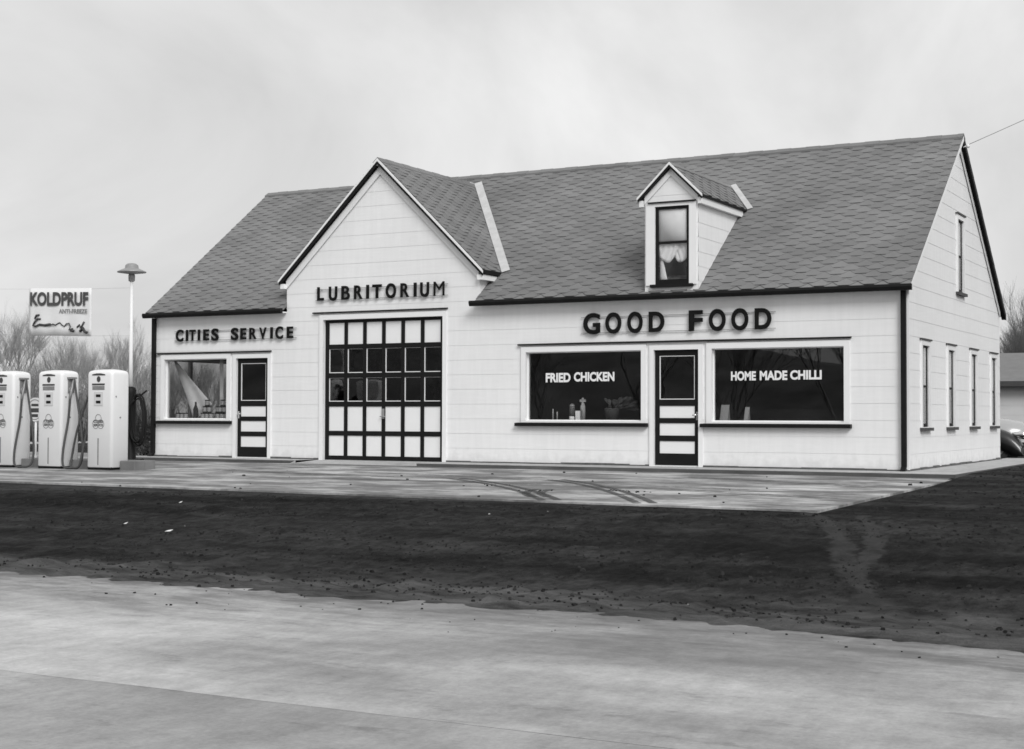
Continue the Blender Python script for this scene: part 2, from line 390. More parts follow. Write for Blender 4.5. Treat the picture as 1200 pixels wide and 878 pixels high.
# polygon clipping helpers (2D)
def clip(poly, axis, val, keep_less):
    o = []
    for i in range(len(poly)):
        a, b = poly[i], poly[(i+1) % len(poly)]
        da, db = a[axis]-val, b[axis]-val
        if keep_less: da, db = -da, -db
        if da >= -1e-9: o.append(a)
        if (da > 1e-9 and db < -1e-9) or (da < -1e-9 and db > 1e-9):
            t = da/(da-db); o.append((a[0]+(b[0]-a[0])*t, a[1]+(b[1]-a[1])*t))
    return o
def area(p): return 0.5*sum(p[i][0]*p[(i+1) % len(p)][1]-p[(i+1) % len(p)][0]*p[i][1] for i in range(len(p)))
def clip_convex(poly, region):
    """Sutherland-Hodgman against a CCW convex region"""
    for i in range(len(region)):
        a, b = region[i], region[(i+1) % len(region)]; o = []
        def sd(p): return (b[0]-a[0])*(p[1]-a[1])-(b[1]-a[1])*(p[0]-a[0])
        for k in range(len(poly)):
            p, q = poly[k], poly[(k+1) % len(poly)]; dp, dq = sd(p), sd(q)
            if dp >= -1e-9: o.append(p)
            if (dp > 1e-9 and dq < -1e-9) or (dp < -1e-9 and dq > 1e-9):
                t = dp/(dp-dq); o.append((p[0]+(q[0]-p[0])*t, p[1]+(q[1]-p[1])*t))
        poly = o
        if len(poly) < 3: return []
    return poly
def cells(outline, us, zs):
    polys = [outline]
    for ax, vals in ((0, us), (1, zs)):
        for v in vals:
            nx = []
            for p in polys:
                for kl in (True, False):
                    c = clip(p, ax, v, kl)
                    if len(c) > 2 and abs(area(c)) > 1e-6: nx.append(c)
            polys = nx
    return polys
def wall(mb, outlines, openings, to3, course=0.285, z0=0.0, lap=0.0045, thick=0.14, reveal=True, inner=True):
    """lapped board wall: outlines convex 2D polys (u,z); openings (u0,u1,z0,z1); to3(u,z,d) d = outward"""
    us = sorted({o[0] for o in openings} | {o[1] for o in openings}); zo = sorted({o[2] for o in openings} | {o[3] for o in openings})
    zmax = max(p[1] for o in outlines for p in o)
    zc = [z0+course*k for k in range(-1, int((zmax-z0)/course)+2)]
    for ol in outlines:
        u_lo = min(p[0] for p in ol); u_hi = max(p[0] for p in ol)
        uj = [u_lo+1.3*k for k in range(1, int((u_hi-u_lo)/1.3)+1)]
        for p in cells(ol, us+uj, zo+zc):
            cx = sum(q[0] for q in p)/len(p); cz = sum(q[1] for q in p)/len(p)
            if any(o[0] < cx < o[1] and o[2] < cz < o[3] for o in openings): continue
            k = math.floor((cz-z0)/course); zb = z0+course*k
            def sag(u, k=k): return 0.006*mnoise.noise(Vector((u*0.7, k*3.1, 0.5)))
            pts = [to3(u, z+(sag(u) if abs(z-zb) < 1e-6 else (0.006*mnoise.noise(Vector((u*0.7, (k+1)*3.1, 0.5))) if abs(z-zb-course) < 1e-6 else 0)), lap*(1-(z-zb)/course)) for u, z in p]
            if area(p) < 0: pts = pts[::-1]
            mb.poly(pts, 0)
            bot = [q for q in p if abs(q[1]-zb) < 1e-6]
            if len(bot) >= 2:
                a, b = min(bot), max(bot)
                if b[0]-a[0] > 1e-4:
                    mb.poly([to3(a[0], zb+sag(a[0]), lap), to3(a[0], zb+sag(a[0]), -0.001), to3(b[0], zb+sag(b[0]), -0.001), to3(b[0], zb+sag(b[0]), lap)], 0)
        if inner:
            for p in cells(ol, us, zo):
                cx = sum(q[0] for q in p)/len(p); cz = sum(q[1] for q in p)/len(p)
                if any(o[0] < cx < o[1] and o[2] < cz < o[3] for o in openings): continue
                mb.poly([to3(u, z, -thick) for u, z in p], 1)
    if reveal:
        for a, b, c, d in openings:
            for q in (((a, c), (b, c)), ((b, c), (b, d)), ((b, d), (a, d)), ((a, d), (a, c))):
                (u0, w0), (u1, w1) = q
                mb.poly([to3(u0, w0, 0.0), to3(u1, w1, 0.0), to3(u1, w1, -thick), to3(u0, w0, -thick)], 0)
    return mb

# ================================================================== SETTING
def az(y): return -0.085 - 0.0125*(-0.95-y)
def gh(x, y):
    """ground height"""
    z = -0.20
    e = -8.45
    if y < e:
        t = sst(e, -14.4, y); z = lerp(-0.205, -0.572, t)
        amp = 0.032*sst(e, e-0.8, y)
        z += amp*fbm(x, y, 0.9, 4) + 0.050*sst(e, e-.5, y)*(abs(fbm(x, y*0.6, 3.2, 3))*2-0.35)
        z += 0.03*sst(-10, -13.5, y)*(1 if y > -14.3 else 0)*fbm(x*0.3, y, 0.7, 2)
        edge = -14.62+0.22*fbm(x, 0.0, 0.35, 4)+0.10*fbm(x, 7.0, 2.5, 3)
        edge += 0.07*fbm(x, 3.0, 7, 2); edge -= 0.22*sst(1.5, 6, x)+0.17
        z = lerp(z, -0.70, sst(edge+0.20, edge-0.55, y))
    elif x > 0.86 and y < 12:
        z = lerp(az(max(y, -8.4))-0.030, -0.042, sst(-3.0, -0.6, y)) + 0.018*fbm(x, y, 0.9, 4)*sst(1.2, 2.6, x) + 0.03*sst(1.1, 1.9, x)*(sst(12, 9, y))*fbm(x, y, 6, 2)
        z = lerp(z, -0.12, sst(8, 12, y))
    elif y > 9.5: z = -0.20
    if y > 12: z = lerp(-0.12 if x > 1.0 else -0.20, -0.25, sst(12, 30, y))
    return z
def axis(lo, hi, step, far, n):
    a = []; k = lo
    while k < hi: a.append(k); k += step
    o = [lo - (far)*((i+1)/n)**3 for i in range(n)][::-1] + a + [hi + far*((i)/n)**3 for i in range(n+1)]
    return sorted(set(round(q, 4) for q in o))
xs = axis(-14.0, 10.0, 0.075, 900, 26); ys = axis(-16.2, -7.6, 0.07, 900, 34)
mb = MB()
W_ = len(xs)
mb.v = [(x, y, gh(x, y)) for y in ys for x in xs]
for j in range(len(ys)-1):
    for i in range(W_-1):
        mb.f.append([j*W_+i, j*W_+i+1, (j+1)*W_+i+1, (j+1)*W_+i])
mb.mi = [0]*len(mb.f); mb.sm = [True]*len(mb.f)
tag(mb.build('ground', GROUND), kind='structure')

# highway: pale concrete in long slabs, joints between them
mb = MB()
jy = [-13.9, -18.68, -23.4, -28.2]
for k in range(3):
    y0, y1 = jy[k+1]+0.002, jy[k]-0.002
    n = 160; x0, x1 = -260.0, 260.0
    xa = sorted(set([x0, x1]+[-30+60*i/n for i in range(n+1)]))
    for i in range(len(xa)-1):
        a, b = xa[i], xa[i+1]
        def w(x): return 0.012*mnoise.noise(Vector((x*1.5, k*5.0, 0)))+0.014*max(0, mnoise.noise(Vector((x*0.45, 9, k)))-0.05)
        def w2(x): return 0.012*mnoise.noise(Vector((x*1.5, (k-1)*5.0, 0)))
        mb.poly([(a, y0+w(a), -0.60), (b, y0+w(b), -0.60), (b, y1+(w2(b) if k else 0), -0.60), (a, y1+(w2(a) if k else 0), -0.60)], 1 if k else 0)
tag(mb.build('road', [ROAD, ROADB]), kind='structure')
tag(MB().box((-260, -28.2, -0.66), (260, -13.9, -0.612)).build('road_base', DARKG), kind='structure')

# side road at the left
mb = MB(); mb.box((-38.2, -8, -0.30), (-35.2, 400, -0.185))
tag(mb.build('side_road', WALK), kind='structure')

# forecourt slab
def az(y): return -0.085 - 0.0125*(-0.95-y)
mb = MB()
n = 60
xa = [-45]+[-16+17.0*i/n for i in range(n+1)]
xa = [x for x in xa if x < 1.0]+[1.0]
for i in range(len(xa)-1):
    a, b = xa[i], xa[i+1]
    fa = -8.0-0.40*sst(-12, 1, a)+0.015*mnoise.noise(Vector((a*2, 0, 0))); fb = -8.0-0.40*sst(-12, 1, b)+0.015*mnoise.noise(Vector((b*2, 0, 0)))
    P0, P1, P2, P3 = (a, fa, az(fa)), (b, fb, az(fb)), (b, -0.4, az(-0.4)), (a, -0.4, az(-0.4))
    mb.poly([P0, P1, P2, P3]); mb.poly([(a, fa, -0.35), (b, fb, -0.35), P1, P0])
    if i == len(xa)-2: mb.poly([P1, (b, fb, -0.35), (b, -0.4, -0.35), P2])
tag(mb.build('forecourt', APRON), kind='structure')
tag(MB().box((-45, -0.4, -0.35), (-16.5, 3.2, -0.086)).build('side_pad', APRON), kind='structure')

# pavement round the building with a low kerb
mb = MB()
def walk(x0, x1, y0, y1, z): mb.box((x0, y0, -0.34), (x1, y1, z))
walk(-9.0, 0.95, -0.95, 0.10, -0.020)
walk(-0.05, 0.95, 0.10, 9.3, -0.0205)
walk(-16.9, -12.0, -0.75, 0.10, -0.020)
mb.add([(-12.0, -0.75, -0.021), (-12.0, 0.1, -0.021), (-9.0, 0.1, -0.021), (-9.0, -0.95, -0.075), (-12.0, -0.95, -0.078)], [(0, 4, 3, 2, 1)])
tag(mb.build('pavement', WALK), kind='structure')
KERB = mat('kerb_face', 0.085, 0.95, 0.35, (0.6, 1, 1), 3.0, 0.3, 50)
m = MB(); m.box((-9.0, -0.985, -0.34), (0.985, -0.9505, -0.0245)); m.box((0.9505, -0.9505, -0.34), (0.985, 9.3, -0.0245)); tag(m.build('kerb', KERB), kind='structure')
m = MB(); m.box((-16.9, -0.78, -0.34), (-12.02, -0.7505, -0.0245)); tag(m.build('kerb', KERB), kind='structure')

# tyre prints on the forecourt: thin mud laid by wheels
mb = MB()
def print_strip(pts, w):
    for i in range(len(pts)-1):
        a, b = Vector(pts[i]), Vector(pts[i+1]); 
        d0 = (Vector(pts[min(i+1, len(pts)-1)])-Vector(pts[max(i-1, 0)])).normalized(); d1 = (Vector(pts[min(i+2, len(pts)-1)])-Vector(pts[i])).normalized()
        n0, n1 = Vector((-d0.y, d0.x)), Vector((-d1.y, d1.x))
        q = [a-n0*w/2, b-n1*w/2, b+n1*w/2, a+n0*w/2]
        mb.poly([(p.x, p.y, az(p.y)+0.005) for p in q])
def curve(p0, p1, p2, n=14): return [tuple(Vector(p0)*(1-t)**2+Vector(p1)*2*t*(1-t)+Vector(p2)*t*t) for t in [i/n for i in range(n+1)]]
def track(p0, p1, p2, w=0.11, gap=0.20):
    c = curve(p0, p1, p2, 20)
    for o_ in (-gap/2, gap/2):
        q = []
        for i, p in enumerate(c):
            d = (Vector(c[min(i+1, len(c)-1)])-Vector(c[max(i-1, 0)])).normalized(); q.append((p[0]-d.y*o_, p[1]+d.x*o_))
        print_strip(q, w)
track((-6.2, -4.3), (-4.3, -5.6), (-2.5, -8.2)); track((-4.6, -3.9), (-3.0, -5.2), (-1.2, -8.2))
track((-3.6, -6.2), (-3.5, -7.0), (-2.9, -7.7), 0.12); track((-9.0, -3.2), (-5.0, -3.8), (-1.0, -5.2), 0.05); track((-11.5, -3.5), (-8.0, -4.6), (-5.6, -4.2), 0.06)
track((-10.6, -1.6), (-10.9, -3.4), (-14.0, -5.2), 0.05); track((-3.0, -2.4), (-1.5, -2.6), (0.4, -3.8), 0.06)
track((-8.0, -5.2), (-4.0, -4.6), (0.6, -6.4), 0.05)
tag(mb.build('mud_prints', MUD), kind='stuff')

# ================================================================== STATION BUILDING
XL = -16.39; D = 8.226
ZE, ZR, OE = 3.10, 6.281, 0.175
YR = D/2
def mz(y): return ZE+(ZR-ZE)*(y+OE)/(YR+OE)
def my(z): return -OE+(z-ZE)*(YR+OE)/(ZR-ZE)
station = thing('station_building', (-8.2, 0, 0), 'white clapboard service station and diner with steep shingled roof and front gable', 'building')
BXL, BXR, BXM, BPZ, BFZ = -12.91, -8.062, -10.486, 6.033, 3.70
bs = (BPZ-BFZ)/(BXR-BXM)
WL, WR = -12.80, -8.20
LWIN = (-16.08, -14.356, 0.794, 2.085); LDOOR = (-14.105, -13.27, 0.0, 2.08)
GDOOR = (-11.864, -9.013, -0.045, 2.83)
FWIN1 = (-7.175, -4.803, 0.794, 2.085); FDOOR = (-4.555, -3.695, 0.0, 2.08); FWIN2 = (-3.443, -1.063, 0.794, 2.085)
op = [LWIN, LDOOR, GDOOR, FWIN1, FDOOR, FWIN2]
mb = MB()
ztop = 3.03
def bzr(x): return BPZ-0.05-abs(x-BXM)*bs
wall(mb, [[(XL, -0.06), (0, -0.06), (0, ztop), (XL, ztop)], [(WL, ztop), (WR, ztop), (WR, bzr(WR)), (BXM, bzr(BXM)), (WL, bzr(WL))]], op,
     lambda u, z, d: (u, -d, z), z0=-0.03)
# cheeks of the front gable standing above the main roof
for X, s in ((WR, 1), (WL, -1)):
    zt = bzr(X); X += 0.008*s; pts = [(X, 0.0, 3.08), (X, my(zt)+0.05, 3.08), (X, my(zt)+0.05, zt), (X, 0.0, zt)]
    mb.prism(pts, (-0.03*s, 0, 0), 0)
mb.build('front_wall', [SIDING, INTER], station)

SW = [(0.9855+2.0666*i, 0.9855+2.0666*i+0.53, 0.708, 2.125) for i in range(4)]
UW = (4.0705-0.2, 4.0705+0.40, 3.2715, 4.656)
UW = (3.93, 4.46, 3.2715, 4.656)
def gable_out(): return [(0, -0.06), (D, -0.06), (D, mz(0)-0.06), (YR, ZR-0.07), (0, mz(0)-0.06)]
mb = MB(); wall(mb, [gable_out()], SW+[UW], lambda u, z, d: (d, u, z), z0=-0.03)
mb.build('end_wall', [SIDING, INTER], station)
LSW = (0.32, 2.75, 0.70, 2.12)
mb = MB(); wall(mb, [gable_out()], [LSW], lambda u, z, d: (XL-d, u, z), z0=-0.03)
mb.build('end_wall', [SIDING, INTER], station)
mb = MB(); wall(mb, [[(XL, -0.06), (0, -0.06), (0, ztop), (XL, ztop)]], [], lambda u, z, d: (u, D+d, z), z0=-0.03)
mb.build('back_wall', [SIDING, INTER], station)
# inside: floor, ceiling, partitions
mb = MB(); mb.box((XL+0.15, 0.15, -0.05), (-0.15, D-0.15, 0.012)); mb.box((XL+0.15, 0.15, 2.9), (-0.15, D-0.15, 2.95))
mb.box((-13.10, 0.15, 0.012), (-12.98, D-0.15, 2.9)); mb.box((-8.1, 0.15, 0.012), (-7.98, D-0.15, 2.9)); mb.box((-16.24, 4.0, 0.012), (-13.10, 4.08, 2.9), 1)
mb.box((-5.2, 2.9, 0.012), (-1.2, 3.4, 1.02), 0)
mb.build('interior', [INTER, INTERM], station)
mb = MB(); mb.box((-16.23, 0.145, 0.74), (-14.25, 0.60, 0.785)); mb.build('display_shelf', INTERM, station)
mb = MB(); mb.box((-7.25, 0.145, 0.74), (-4.75, 0.55, 0.785)); mb.box((-3.5, 0.145, 0.74), (-1.0, 0.55, 0.785)); mb.build('display_shelf', INTER, station)

# --- hexagonal strip shingles
def shingles(mb, O, U, V, regions, per=0.43, exp=0.120, vmax=None, seed=1):
    O, U, V = Vector(O), Vector(U).normalized(), Vector(V).normalized(); Nn = U.cross(V).normalized()
    rnd = random.Random(seed)
    us_ = [p[0] for r in regions for p in r]; vs_ = [p[1] for r in regions for p in r]
    u0, u1, v0, v1 = min(us_), max(us_), min(vs_), max(vs_)
    def P(u, v, h): return O+U*u+V*v+Nn*h
    r = 0; v = v0-exp*0.0
    while v < v1:
        u = u0 - per + (0.5*per if r % 2 else 0)
        while u < u1+per:
            hw, fl = per/2-0.004, 0.088+rnd.uniform(-.006, .006); t = 0.015
            jv = rnd.uniform(-0.005, 0.005); th = 0.009+rnd.uniform(-.002, .003)
            tab = [(u-fl, v+jv), (u+fl, v+jv), (u+hw, v+exp), (u+hw, v+exp*2.1), (u-hw, v+exp*2.1), (u-hw, v+exp)]
            strip = [(u-fl, v+jv), (u+fl, v+jv), (u+fl+0.012, v+jv+0.013), (u-fl-0.012, v+jv+0.013)]  # dark band on the tab face: butt line plus its painted shadow
            H = lambda q: th*(1-(q[1]-v)/(exp*2.3))
            for reg in regions:
                c = clip_convex(tab, reg)
                if len(c) > 2 and abs(area(c)) > 1e-4:
                    mb.poly([P(q[0], q[1], H(q)) for q in c], 0)
                    for i in range(len(c)):
                        a, b = c[i], c[(i+1) % len(c)]
                        if (a[1]+b[1])/2 < v+exp*0.9:
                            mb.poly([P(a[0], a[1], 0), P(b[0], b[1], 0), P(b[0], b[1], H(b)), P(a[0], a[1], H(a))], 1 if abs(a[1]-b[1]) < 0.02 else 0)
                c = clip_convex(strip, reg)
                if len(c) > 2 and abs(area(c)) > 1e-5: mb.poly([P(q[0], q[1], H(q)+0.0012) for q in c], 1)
            u += per
        v += exp; r += 1
    return mb
OG = 0.11
X0, X1 = XL-OG, OG
SL = math.hypot(YR+OE, ZR-ZE); VD = Vector((0, YR+OE, ZR-ZE)).normalized()
vcut = (0.03+OE)/VD.y
# roof deck with the notch in front of the gable
mb = MB()
nrm = Vector((1, 0, 0)).cross(VD).normalized()
def deck(u0, u1, v0, v1):
    O = Vector((0, -OE, ZE)); q = [O+Vector((u, 0, 0))+VD*v-nrm*0.004 for u, v in ((u0, v0), (u1, v0), (u1, v1), (u0, v1))]
    mb.prism(q, -nrm*0.06)
deck(X0, WL-0.0, 0, SL); deck(WL, WR, vcut, SL); deck(WR, X1, 0, SL)
qb = [(X0, D+OE, ZE), (X1, D+OE, ZE), (X1, YR, ZR), (X0, YR, ZR)]
VB = Vector((0, -(YR+OE), ZR-ZE)).normalized(); nb = Vector((-1, 0, 0)).cross(VB).normalized()
mb.prism([Vector(p)-nb*0.004 for p in qb], -nb*0.06)
roof = mb.build('main_roof', [SHINGLE, BLACKM], station)
mb = MB()
shingles(mb, (0, -OE, ZE), (1, 0, 0), VD, [[(X0, 0), (WL, 0), (WL, SL), (X0, SL)], [(WL, vcut), (WR, vcut), (WR, SL), (WL, SL)], [(WR, 0), (X1, 0), (X1, SL), (WR, SL)]])
shingles(mb, (0, D+OE, ZE), (-1, 0, 0), VB, [[(-X1, 0), (-X0, 0), (-X0, SL), (-X1, SL)]], per=0.47, exp=0.26)
mb.build('shingles', [SHINGLE, SHBUTT_SHADOW], roof)
mb = MB()
k = X0; i = 0
while k < X1-0.01:
    e = min(k+0.30, X1); h = 0.020+0.006*(i % 2)
    mb.prism([(k, YR-0.13, ZR-0.075+h), (k, YR, ZR+h+0.006), (k, YR+0.13, ZR-0.075+h), (k, YR+0.13, ZR-0.12), (k, YR-0.13, ZR-0.12)], (e-k, 0, 0)); k = e; i += 1
mb.build('ridge_cap', SHINGLE, roof)
# gutters / eave boards (black), soffits and rakes
def gutter(x0, x1):
    m = MB(); m.prism([(x0, -OE-0.005, ZE-0.010), (x0, -OE-0.075, ZE-0.012), (x0, -OE-0.085, ZE-0.055), (x0, -OE-0.06, ZE-0.115), (x0, -OE+0.0, ZE-0.115)], (x1-x0, 0, 0))
    return m
gutter(X0-0.03, WL+0.02).build('gutter', BLACK, roof); gutter(-8.30, X1+0.02).build('gutter', BLACK, roof)
for a, b in ((X0, WL), (WR+0.01, X1)): MB().box((a, -OE+0.001, ZE-0.10), (b, -0.017, ZE-0.075)).build('soffit', TRIM, roof)
# rakes: thin pale edge board, dark underside
def rake(m, x, x_in, sgn, slope_pts, drop=0.10, mi=(0, 1)):
    (y0, z0), (y1, z1) = slope_pts
    m.prism([(x, y0, z0), (x, y1, z1), (x, y1, z1-drop), (x, y0, z0-drop)], (0.022*sgn, 0, 0), mi[0])
    m.prism([(x_in, y0, z0-drop*0.72), (x_in, y1, z1-drop*0.72), (x_in, y1, z1-drop*0.95), (x_in, y0, z0-drop*0.95)], (x-x_in-0.001*sgn, 0, 0), mi[1])
for X, s in ((0.0, 1), (XL, -1)):
    xo = X1-0.02 if s > 0 else X0+0.02
    m = MB(); rake(m, xo, X+0.018*s, s, ((-OE, ZE-0.012), (YR, ZR-0.012))); m.build('rake_board', [TRIM, TRIM], roof)
    m = MB(); rake(m, xo, X+0.018*s, s, ((D+OE, ZE-0.012), (YR, ZR-0.012)), 0.11); m.build('rake_board', [BLACK, BLACKM], roof)
    m = MB(); t = 0.018*s
    for (y0, z0), (y1, z1) in (((0.05, mz(0.05)-0.10), (YR, ZR-0.12)), ((D-0.05, mz(0.05)-0.10), (YR, ZR-0.12))):
        m.prism([(X+t, y0, z0), (X+t, y1, z1), (X+t, y1, z1-0.14), (X+t, y0, z0-0.14)], (0.012*s, 0, 0))
    m.build('frieze_board', TRIM, roof)

# --- front gable roof
SB = math.hypot(BXR-BXM, BPZ-BFZ); FY = -0.13
bay = MB()
for s in (1, -1):
    d = Vector((-s*(BXR-BXM), 0, BPZ-BFZ)).normalized()
    e = Vector((BXM+s*(BXR-BXM), 0, BFZ)); n_ = Vector((s*(BPZ-BFZ), 0, BXR-BXM)).normalized()
    pts = [Vector((e.x, FY, BFZ)), Vector((e.x, my(BFZ)+0.1, BFZ)), Vector((BXM, my(BPZ)+0.1, BPZ)), Vector((BXM, FY, BPZ))]
    bay.prism([p-n_*0.004 for p in pts], -n_*0.055, 0)
bayroof = bay.build('gable_roof', [SHINGLE, BLACKM], station)
mb = MB()
# right slope: u runs along +Y, v up the slope
dR = Vector((-(BXR-BXM), 0, BPZ-BFZ)).normalized()
shingles(mb, (BXR, FY, BFZ), (0, 1, 0), dR, [[(0, 0), (my(BFZ)-FY+0.02, 0), (my(BPZ)-FY+0.02, SB), (0, SB)]], seed=3)
dL = Vector(((BXR-BXM), 0, BPZ-BFZ)).normalized()
shingles(mb, (BXL, FY, BFZ), (0, -1, 0), dL, [[(-(my(BFZ)-FY+0.02), 0), (0, 0), (0, SB), (-(my(BPZ)-FY+0.02), SB)]], seed=4)
mb.build('shingles', [SHINGLE, SHBUTT_SHADOW], bayroof)
mb = MB(); y = FY-0.01; i = 0
while y < my(BPZ)-0.02:
    e = min(y+0.3, my(BPZ)); h = 0.018+0.006*(i % 2)
    mb.prism([(BXM-0.11, y, BPZ-0.10+h), (BXM, y, BPZ+h), (BXM+0.11, y, BPZ-0.10+h), (BXM+0.11, y, BPZ-0.15), (BXM-0.11, y, BPZ-0.15)], (0, e-y, 0)); y = e; i += 1
mb.build('ridge_cap', SHINGLE, bayroof)
# bay rakes: pale drip edge over a dark board, dark soffit, white frieze
for s in (1, -1):
    ex = BXM+s*(BXR-BXM)
    m = MB(); m.prism([(ex+0.02*s, FY, BFZ-0.012-0.02*bs), (BXM, FY, BPZ-0.006), (BXM, FY, BPZ-0.060), (ex+0.02*s, FY, BFZ-0.066-0.02*bs)], (0, -0.022, 0), 0)
    m.prism([(ex, FY+0.012, BFZ-0.062), (BXM, FY+0.012, BPZ-0.058), (BXM, FY+0.012, BPZ-0.125), (ex, FY+0.012, BFZ-0.129)], (0, -0.025, 0), 1)
    m.prism([(ex, FY+0.014, BFZ-0.085), (BXM, FY+0.014, BPZ-0.085), (BXM, FY+0.014, BPZ-0.10), (ex, FY+0.014, BFZ-0.10)], (0, 0.11, 0), 1)
    m.build('rake_board', [TRIM, BLACK], bayroof)
    xw = WR if s > 0 else WL
    m = MB(); zf = BPZ-0.145-abs(xw-BXM)*bs
    m.prism([(xw, -0.020, zf), (BXM, -0.020, BPZ-0.145), (BXM, -0.020, BPZ-0.31), (xw, -0.020, zf-0.165)], (0, -0.022, 0)); m.build('frieze_board', TRIM, bayroof)
    # eave return along the side
    m = MB(); m.box((ex+0.02*s, FY-0.02, BFZ-0.085), (ex-0.01*s, my(BFZ)+0.0, BFZ-0.012), 1)
    m.box((ex-0.012*s, FY+0.02, BFZ-0.20), (xw+0.001*s, my(BFZ-0.2)+0.1, BFZ-0.10), 0); m.build('eave_return', [TRIM, BLACK], bayroof)
    # metal valley strip lying on the main roof
    a = Vector((BXM, my(BPZ), BPZ)); b = Vector((ex, my(BFZ), BFZ)); dv = (b-a).normalized(); nn = Vector((0, -(ZR-ZE), YR+OE)).normalized()
    wv = dv.cross(nn).normalized(); wv = wv if wv.x*s > 0 else -wv
    b2 = b+dv*0.06; m = MB(); q = [a+nn*0.028, a+wv*0.17+nn*0.024, b2+wv*0.17+nn*0.024, b2+nn*0.028]
    m.prism(q, nn*0.006); m.build('valley_flashing', FLASH, bayroof)

# --- dormer
DX0, DX1 = -4.685, -3.656; DXM = (DX0+DX1)/2; DY = -0.12; DPZ, DEZ = 5.43, 4.84; DE0, DE1 = DX0-0.10, DX1+0.10
ds = (DPZ-DEZ)/(DE1-DXM); DFY = DY-0.10
DW = (-4.482, -3.824, 3.257, 4.66)
mb = MB()
def dzr(x): return DPZ-0.05-abs(x-DXM)*ds
wall(mb, [[(DX0, 3.10), (DX1, 3.10), (DX1, dzr(DX1)), (DXM, dzr(DXM)), (DX0, dzr(DX0))]], [DW], lambda u, z, d: (u, DY-d, z), z0=3.10-0.06, course=0.26, lap=0.005, thick=0.12)
for X, s in ((DX1, 1), (DX0, -1)):
    zt = dzr(X)
    y0 = DY
    def out2(u, z, d, X=X, s=s): return (X+d*s, u, z)
    wall(mb, [[(y0, mz(y0)-0.05), (my(zt)+0.05, zt), (y0, zt)]], [], out2, z0=3.04, course=0.26, lap=0.005, inner=False)
dormer = mb.build('dormer', [SIDING, INTER], station)
mb = MB()
for s in (1, -1):
    ex = DXM+s*(DE1-DXM); n_ = Vector((s*(DPZ-DEZ), 0, DE1-DXM)).normalized()
    pts = [Vector((ex, DFY, DEZ)), Vector((ex, my(DEZ)+0.1, DEZ)), Vector((DXM, my(DPZ)+0.1, DPZ)), Vector((DXM, DFY, DPZ))]
    mb.prism([p-n_*0.004 for p in pts], -n_*0.04, 0)
SD = math.hypot(DE1-DXM, DPZ-DEZ)
d_ = Vector((-(DE1-DXM), 0, DPZ-DEZ)).normalized()
shingles(mb, (DE1, DFY, DEZ), (0, 1, 0), d_, [[(0, 0), (my(DEZ)-DFY+0.02, 0), (my(DPZ)-DFY+0.02, SD), (0, SD)]], seed=5)
d_ = Vector((DE1-DXM, 0, DPZ-DEZ)).normalized()
shingles(mb, (DE0, DFY, DEZ), (0, -1, 0), d_, [[(-(my(DEZ)-DFY+0.02), 0), (0, 0), (0, SD), (-(my(DPZ)-DFY+0.02), SD)]], seed=6)
mb.prism([(DXM-0.08, DFY, DPZ-0.055), (DXM, DFY, DPZ+0.02), (DXM+0.08, DFY, DPZ-0.055), (DXM, DFY, DPZ-0.10)], (0, my(DPZ)-DFY, 0), 0)
mb.build('dormer_roof', [SHINGLE, SHBUTT_SHADOW], dormer)
for s in (1, -1):
    ex = DXM+s*(DE1-DXM); xw = DX1 if s > 0 else DX0
    m = MB(); m.prism([(ex+0.015*s, DFY, DEZ-0.010), (DXM, DFY, DPZ+0.012), (DXM, DFY, DPZ-0.035), (ex+0.015*s, DFY, DEZ-0.057)], (0, -0.02, 0), 0)
    m.prism([(ex, DFY+0.01, DEZ-0.04), (DXM, DFY+0.01, DPZ-0.033), (DXM, DFY+0.01, DPZ-0.085), (ex, DFY+0.01, DEZ-0.092)], (0, -0.02, 0), 1)
    m.prism([(ex, DFY+0.012, DEZ-0.055), (DXM, DFY+0.012, DPZ-0.055), (DXM, DFY+0.012, DPZ-0.07), (ex, DFY+0.012, DEZ-0.07)], (0, 0.08, 0), 1)
    m.build('rake_board', [TRIM, BLACK], dormer)
    m = MB(); zf = DPZ-0.10-abs(xw-DXM)*ds
    m.prism([(xw, DY-0.014, zf), (DXM, DY-0.014, DPZ-0.10), (DXM, DY-0.014, DPZ-0.22), (xw, DY-0.014, zf-0.12)], (0, -0.016, 0))
    m.build('frieze_board', TRIM, dormer)
    m = MB(); m.box((ex+0.02*s, DFY-0.0, DEZ-0.052), (ex-0.012*s, my(DEZ), DEZ-0.012), 1)
    m.box((ex-0.014*s, DFY+0.03, DEZ-0.17), (xw+0.015*s, my(DEZ-.17)+0.05, DEZ-0.058), 0); m.build('eave_board', [TRIM, BLACK], dormer)
    a = Vector((DXM, my(DPZ), DPZ)); b = Vector((ex, my(DEZ), DEZ)); dv = (b-a).normalized(); nn = Vector((0, -(ZR-ZE), YR+OE)).normalized()
    wv = dv.cross(nn).normalized(); wv = wv if wv.x*s > 0 else -wv; b2 = b+dv*0.05
    m = MB(); m.prism([a+nn*0.028, a+wv*0.11+nn*0.024, b2+wv*0.11+nn*0.024, b2+nn*0.028], nn*0.006); m.build('valley_flashing', FLASH, dormer)
